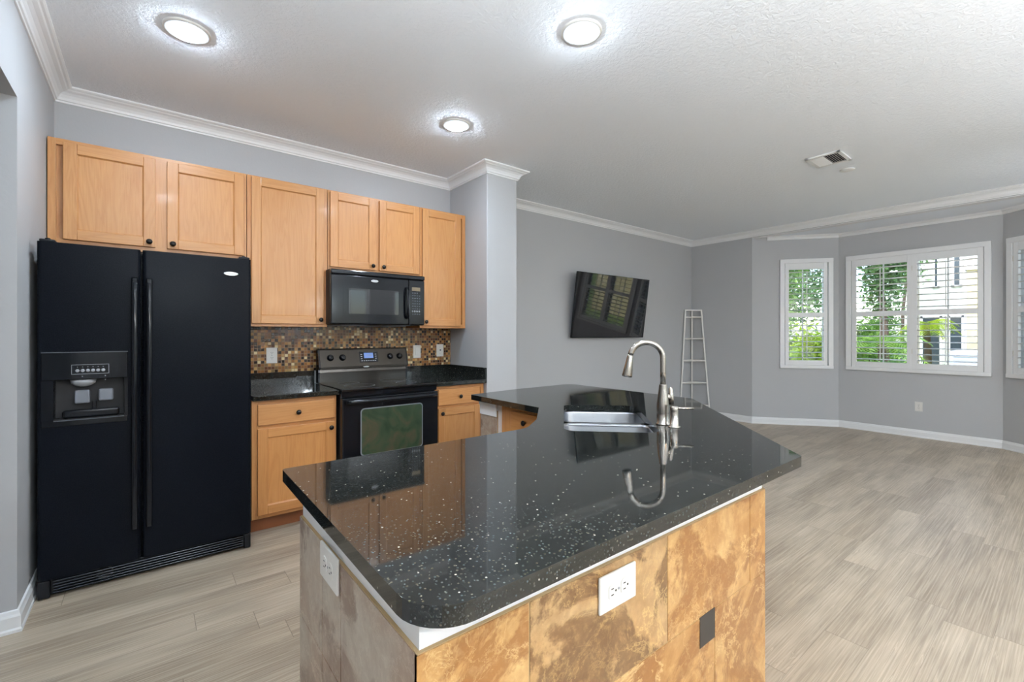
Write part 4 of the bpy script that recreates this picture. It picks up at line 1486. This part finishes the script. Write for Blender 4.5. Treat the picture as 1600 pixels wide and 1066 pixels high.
for s0, s1 in ((0.02, 0.33), (0.34, 0.65)):
    o = MB().obox(pa + dl_ * s0, pa + dl_ * s1, 0.0, 0.018, 0.125, 0.832).build('door', 'oakz', tb)
    nn = Vector((-dl_.y, dl_.x))
    c = pa + dl_ * (s1 - 0.03 if s0 < 0.1 else s0 + 0.03) + nn * 0.030
    MB().tube([(c.x - nn.x * 0.012, c.y - nn.y * 0.012, 0.72), (c.x, c.y, 0.72), (c.x + nn.x * 0.008, c.y + nn.y * 0.008, 0.72)], [0.006, 0.015, 0.010], 14).build('knob', 'knob', o)
MB().obox(pa, pb, -0.09, -0.07, 0.0, 0.10).build('toe_kick', 'toe', tb)

# ------------------------------------------------------------------ television on its wall arm
tv = thing('television', 'flat black television tilted down on the grey wall', 'television', (4.75, YT, 1.65))
ya, yb_ = 3.794, 3.900
X0, X1 = 4.030, 5.470
zt, zb_ = 2.052, 1.250
nrm = Vector((0, -(zt - zb_), -(yb_ - ya))).normalized()      # screen normal (towards the room, downward)
upv = Vector((0, ya - yb_, zt - zb_)).normalized()
hgt = math.hypot(zt - zb_, yb_ - ya)
def tvbox(x0, x1, s0, s1, o0, o1, mb, m=0):
    vs = []
    for o in (o0, o1):
        for x, s in ((x0, s0), (x1, s0), (x1, s1), (x0, s1)):
            p = Vector((x, yb_, zb_)) + upv * s + nrm * o
            vs.append(tuple(p))
    mb.add(vs, [(0, 1, 2, 3), (4, 5, 6, 7), (0, 1, 5, 4), (1, 2, 6, 5), (2, 3, 7, 6), (3, 0, 4, 7)], m)
    return mb
mb = MB(); tvbox(X0, X1, 0, hgt, -0.022, -0.001, mb); tvbox(X0 + 0.3, X1 - 0.3, 0.10, hgt - 0.3, -0.045, -0.022, mb)
mb.build('back_housing', 'blksatin', tv)
mb = MB(); tvbox(X0 + 0.008, X1 - 0.008, 0.012, hgt - 0.008, -0.001, 0.0, mb)
mb.build('screen', 'screen', tv)
mb = MB(); tvbox(X0, X1, 0.0, 0.012, -0.001, 0.001, mb); tvbox(X0, X1, hgt - 0.008, hgt, -0.001, 0.001, mb); tvbox(X0, X0 + 0.008, 0, hgt, -0.001, 0.001, mb); tvbox(X1 - 0.008, X1, 0, hgt, -0.001, 0.001, mb)
mb.build('bezel', 'blk', tv)
MB().box(4.55, YT - 0.012, 1.45, 4.95, YT - 0.0005, 1.85).box(4.62, 3.86, 1.60, 4.68, YT - 0.01, 1.70).box(4.82, 3.86, 1.60, 4.88, YT - 0.01, 1.70).build('wall_bracket', 'blksatin', tv)

# ------------------------------------------------------------------ corner shelf stand
tsf = thing('corner_shelf', 'tall narrow white three-legged corner stand with empty tiers', 'shelf', (6.75, 3.88, 0))
r = 0.0105
LT, LB = Vector((6.662, 3.955, 1.685)), Vector((6.505, 3.955, 0.0))
RT, RB = Vector((6.858, 3.800, 1.685)), Vector((6.858, 3.655, 0.0))
KT, KB = Vector((6.845, 3.950, 1.685)), Vector((6.845, 3.950, 0.0))
def bar(mb, a, b, w=r):
    mb.tube([a, b], w, 4, smooth=False)
for a, b in ((LT, LB), (RT, RB), (KT, KB)):
    mb = MB(); bar(mb, a, b, 0.014); mb.build('leg', 'white', tsf)
for z in (1.675, 1.565, 1.225, 0.880, 0.533, 0.180):
    f_ = 1 - z / 1.685
    l_, q_, k_ = LT.lerp(LB, f_), RT.lerp(RB, f_), KT.lerp(KB, f_)
    mb = MB()
    mid = (l_ + q_) / 2
    outv = (mid - k_)
    outv.z = 0
    pts = []
    for i in range(9):
        u = i / 8
        pts.append(l_.lerp(q_, u) + outv.normalized() * 0.035 * math.sin(PI * u) * (0 if z > 1.6 else 1))
    mb.tube(pts, 0.011, 6, smooth=False)
    bar(mb, l_, k_)
    bar(mb, q_, k_)
    mb.build('tier', 'white', tsf)

# ------------------------------------------------------------------ outside the bay
struct(MB().prism([(7.0, -40), (90, -40), (90, 60), (-30, 60), (-30, 4.2), (7.0, 4.2)], -0.35, -0.16).build('ground', 'grass', origin=(0, 0, 0)), 'lawn outside the bay windows')
struct(MB().prism([(-30, -40), (7.0, -40), (7.0, -3.36), (-30, -3.36)], -0.35, -0.16).build('ground_rear', 'paver', origin=(0, 0, 0)))

rng = random.Random(7)
def leaves_mb(mb, cx, cy, cz, rx, ry, rz, n, size, m=0, clump=14):
    """a crown of separate small leaves gathered in clumps"""
    cl = []
    for _ in range(clump):
        a, b = rng.uniform(0, 2 * PI), rng.uniform(-1, 1)
        q = math.sqrt(1 - b * b)
        k = rng.uniform(0.35, 0.85)
        cl.append((cx + rx * k * q * math.cos(a), cy + ry * k * q * math.sin(a), cz + rz * k * b))
    vs, fs = [], []
    for _ in range(n):
        c = rng.choice(cl)
        p = Vector((c[0] + rng.gauss(0, rx * 0.20), c[1] + rng.gauss(0, ry * 0.20), c[2] + rng.gauss(0, rz * 0.20)))
        d = Vector((rng.gauss(0, 1), rng.gauss(0, 1), rng.gauss(0, 0.7))).normalized()
        w = d.cross(Vector((rng.gauss(0, 1), rng.gauss(0, 1), rng.gauss(0, 1)))).normalized()
        s = size * rng.uniform(0.6, 1.4)
        nn = d.cross(w) * s * 0.12
        b0 = len(vs)
        vs += [tuple(p - d * s), tuple(p + w * s * 0.38 + nn), tuple(p + d * s), tuple(p - w * s * 0.38 + nn)]
        fs += [(b0, b0 + 1, b0 + 2), (b0, b0 + 2, b0 + 3)]
    mb.add(vs, fs, m)

def tree(name, label, x, y, h, r, n, size, leaf, group, trunk=0.10, low=0.45, cat='tree'):
    t = thing(name, label, cat, (x, y, -0.16), 0, group)
    if trunk:
        mb = MB()
        lean = rng.uniform(-0.25, 0.25)
        mb.tube([(x, y, -0.2), (x + lean * 0.3, y + lean * 0.2, h * 0.3), (x + lean * 0.5, y + lean, h * 0.6), (x + lean * 0.3, y + lean * 1.2, h * 0.95)], [trunk, trunk * 0.8, trunk * 0.6, trunk * 0.25], 10)
        for k in range(5):
            a = rng.uniform(0, 2 * PI)
            z0 = h * rng.uniform(0.35, 0.6)
            mb.tube([(x + lean * 0.4, y + lean * 0.6, z0), (x + math.cos(a) * r * 0.5, y + math.sin(a) * r * 0.5, z0 + h * 0.18), (x + math.cos(a) * r * 0.8, y + math.sin(a) * r * 0.8, z0 + h * 0.32)], [trunk * 0.45, trunk * 0.3, trunk * 0.1], 8)
        mb.build('trunk', 'bark', t)
    mb = MB()
    zc = h * (1 + low) / 2
    leaves_mb(mb, x, y, zc, r, r, h * (1 - low) / 2, n, size, clump=22)
    mb.build('foliage', leaf, t)
    return t

def shrub(label, x, y, h, r, n, size, leaf, group='shrubs along the garden bed'):
    t = thing('garden_shrub', label, 'shrub', (x, y, -0.16), 0, group)
    mb = MB()
    for k in range(5):
        a = rng.uniform(0, 2 * PI)
        mb.tube([(x, y, -0.2), (x + math.cos(a) * r * 0.4, y + math.sin(a) * r * 0.4, h * 0.7)], [0.02, 0.008], 6)
    mb.build('stems', 'bark', t)
    mb = MB()
    leaves_mb(mb, x, y, h * 0.48, r, r, h * 0.5, n, size, clump=26)
    mb.build('foliage', leaf, t)

def palm(label, x, y, h, n, L, leaf, group='palms outside the bay'):
    t = thing('palm_tree', label, 'palm', (x, y, -0.16), 0, group)
    mb = MB(); mb.tube([(x, y, -0.2), (x + 0.04, y, h * 0.5), (x, y + 0.03, h)], [0.10, 0.085, 0.07], 12)
    mb.build('trunk', 'bark', t)
    mb = MB()
    for k in range(n):
        a = 2 * PI * k / n + rng.uniform(-0.2, 0.2)
        e = rng.uniform(0.2, 1.1)
        pts = []
        for i in range(11):
            u = i / 10
            rr = L * u
            pts.append(Vector((x + math.cos(a) * rr * math.cos(e * 0.5), y + math.sin(a) * rr * math.cos(e * 0.5), h + L * (math.sin(e) * u - 0.9 * u * u))))
        mb.tube(pts, [0.010] * 10 + [0.004], 5)
        sd = Vector((-math.sin(a), math.cos(a), 0))
        vs, fs = [], []
        for i in range(2, 11):
            for j in (0.0, 0.5):
                if i == 10 and j: continue
                p = pts[i].lerp(pts[min(10, i + 1)], j)
                for s in (-1, 1):
                    ln = 0.34 * L * math.sin(PI * (0.15 + 0.8 * i / 10))
                    fw = (pts[i] - pts[i - 1]).normalized()
                    tip = p + sd * s * ln + fw * ln * 0.5 + Vector((0, 0, -0.25 * ln))
                    w = fw * 0.016
                    b0 = len(vs)
                    vs += [tuple(p - w), tuple(p + w), tuple(tip)]
                    fs.append((b0, b0 + 1, b0 + 2))
        mb.add(vs, fs, 0)
    mb.build('fronds', leaf, t)

# view rays through the windows have y/x slopes from 0.06 to 0.38
tree('broadleaf_tree', 'tall leafy tree seen through the narrow bay window', 12.6, 5.1, 6.0, 1.0, 6500, 0.075, 'leaf', 'trees beyond the lawn', 0.09, 0.22)
tree('broadleaf_tree', 'leafy tree filling the top of the left shutter panel', 13.6, 2.95, 5.2, 0.62, 9000, 0.060, 'leafd', 'trees beyond the lawn', 0.10, 0.28)
tree('broadleaf_tree', 'thin-crowned tree seen at the top of the right shutter panel', 20.0, 3.9, 7.0, 1.0, 1800, 0.08, 'leaf', 'trees beyond the lawn', 0.06, 0.42)
tree('broadleaf_tree', 'far broad tree behind the narrow window tree', 20.0, 8.0, 7.0, 2.2, 6000, 0.12, 'leafd', 'trees beyond the lawn', 0.16, 0.10)
palm('palm with arching fronds seen through the left shutter panel', 11.6, 2.55, 1.10, 14, 0.85, 'leaf')
palm('yellow-green palm seen in the right shutter panel', 17.6, 2.85, 1.60, 16, 0.75, 'leafy')
shrub('bright green shrub low in the narrow bay window', 9.7, 3.2, 1.65, 0.42, 3600, 0.045, 'leafy')
shrub('green shrub at the right side of the narrow bay window', 10.9, 4.2, 1.6, 0.5, 3200, 0.05, 'leaf')
shrub('green shrub low in the left shutter panel', 10.0, 2.05, 0.95, 0.32, 2400, 0.04, 'leafd')
shrub('mid green shrub behind the arching palm', 15.6, 3.7, 2.0, 0.75, 4600, 0.06, 'leaf')
shrub('low shrub by the pale house seen in the right shutter panel', 20.0, 2.6, 0.35, 0.45, 1600, 0.045, 'leafd')

# cream garden wing and the pale house behind
def house(name, label, x0, y0, x1, y1, h, wallm, wins, roofh=0.9, o=0.3):
    t = thing(name, label, 'house', ((x0 + x1) / 2, (y0 + y1) / 2, -0.16))
    MB().box(x0, y0, -0.3, x1, y1, h).build('wall', wallm, t)
    mb = MB()
    cx, cy = (x0 + x1) / 2, (y0 + y1) / 2
    mb.add([(x0 - o, y0 - o, h), (x1 + o, y0 - o, h), (x1 + o, y1 + o, h), (x0 - o, y1 + o, h), (cx, cy - (y1 - y0) * 0.25, h + roofh), (cx, cy + (y1 - y0) * 0.25, h + roofh)],
           [(0, 1, 4), (1, 2, 5, 4), (2, 3, 5), (3, 0, 4, 5), (0, 3, 2, 1)])
    mb.build('roof', 'roof', t)
    for ya_, yb2, za, zb2 in wins:
        f = MB().box(x0 - 0.05, ya_, za, x0 + 0.01, ya_ + 0.06, zb2).box(x0 - 0.05, yb2 - 0.06, za, x0 + 0.01, yb2, zb2).box(x0 - 0.05, ya_, zb2 - 0.06, x0 + 0.01, yb2, zb2).box(x0 - 0.05, ya_, za, x0 + 0.01, yb2, za + 0.06)
        f = f.build('window', 'trim', t)
        MB().box(x0 - 0.02, ya_ + 0.05, za + 0.05, x0 + 0.005, yb2 - 0.05, zb2 - 0.05).build('pane', 'housewin', f)
    return t
house('garden_wing', 'cream stucco house wall at the right side of the double window', 15.5, -6.0, 19.0, 1.80, 2.85, 'cream', [(-3.5, -2.2, 0.9, 2.1)], 0.10, 0.04)
house('neighbouring_house', 'tall pale house with dark patio doors behind the garden', 22.0, -3.5, 29.0, 4.15, 4.6, 'housewhite', [(2.62, 3.02, 0.0, 1.95), (3.18, 3.75, 0.0, 1.95), (3.24, 3.42, 2.95, 4.3), (2.66, 2.92, 2.95, 4.3)], 0.4, 0.1)
tu = thing('utility_box', 'pale grey outdoor unit standing against the cream house wall', 'outdoor unit', (14.9, 1.62, -0.15))
MB().box(14.55, 1.25, -0.15, 15.2, 1.98, 0.92, bev=0.03).build('body', 'housewin2', tu)
gr_ = MB()
for i in range(9):
    gr_.box(14.535, 1.32, -0.02 + i * 0.10, 14.55, 1.91, 0.02 + i * 0.10)
gr_.build('grille', 'lgrey', tu)
struct(MB().box(9.8, -2.0, -0.17, 21.9, 1.9, -0.15).build('ground_path', 'paver'))
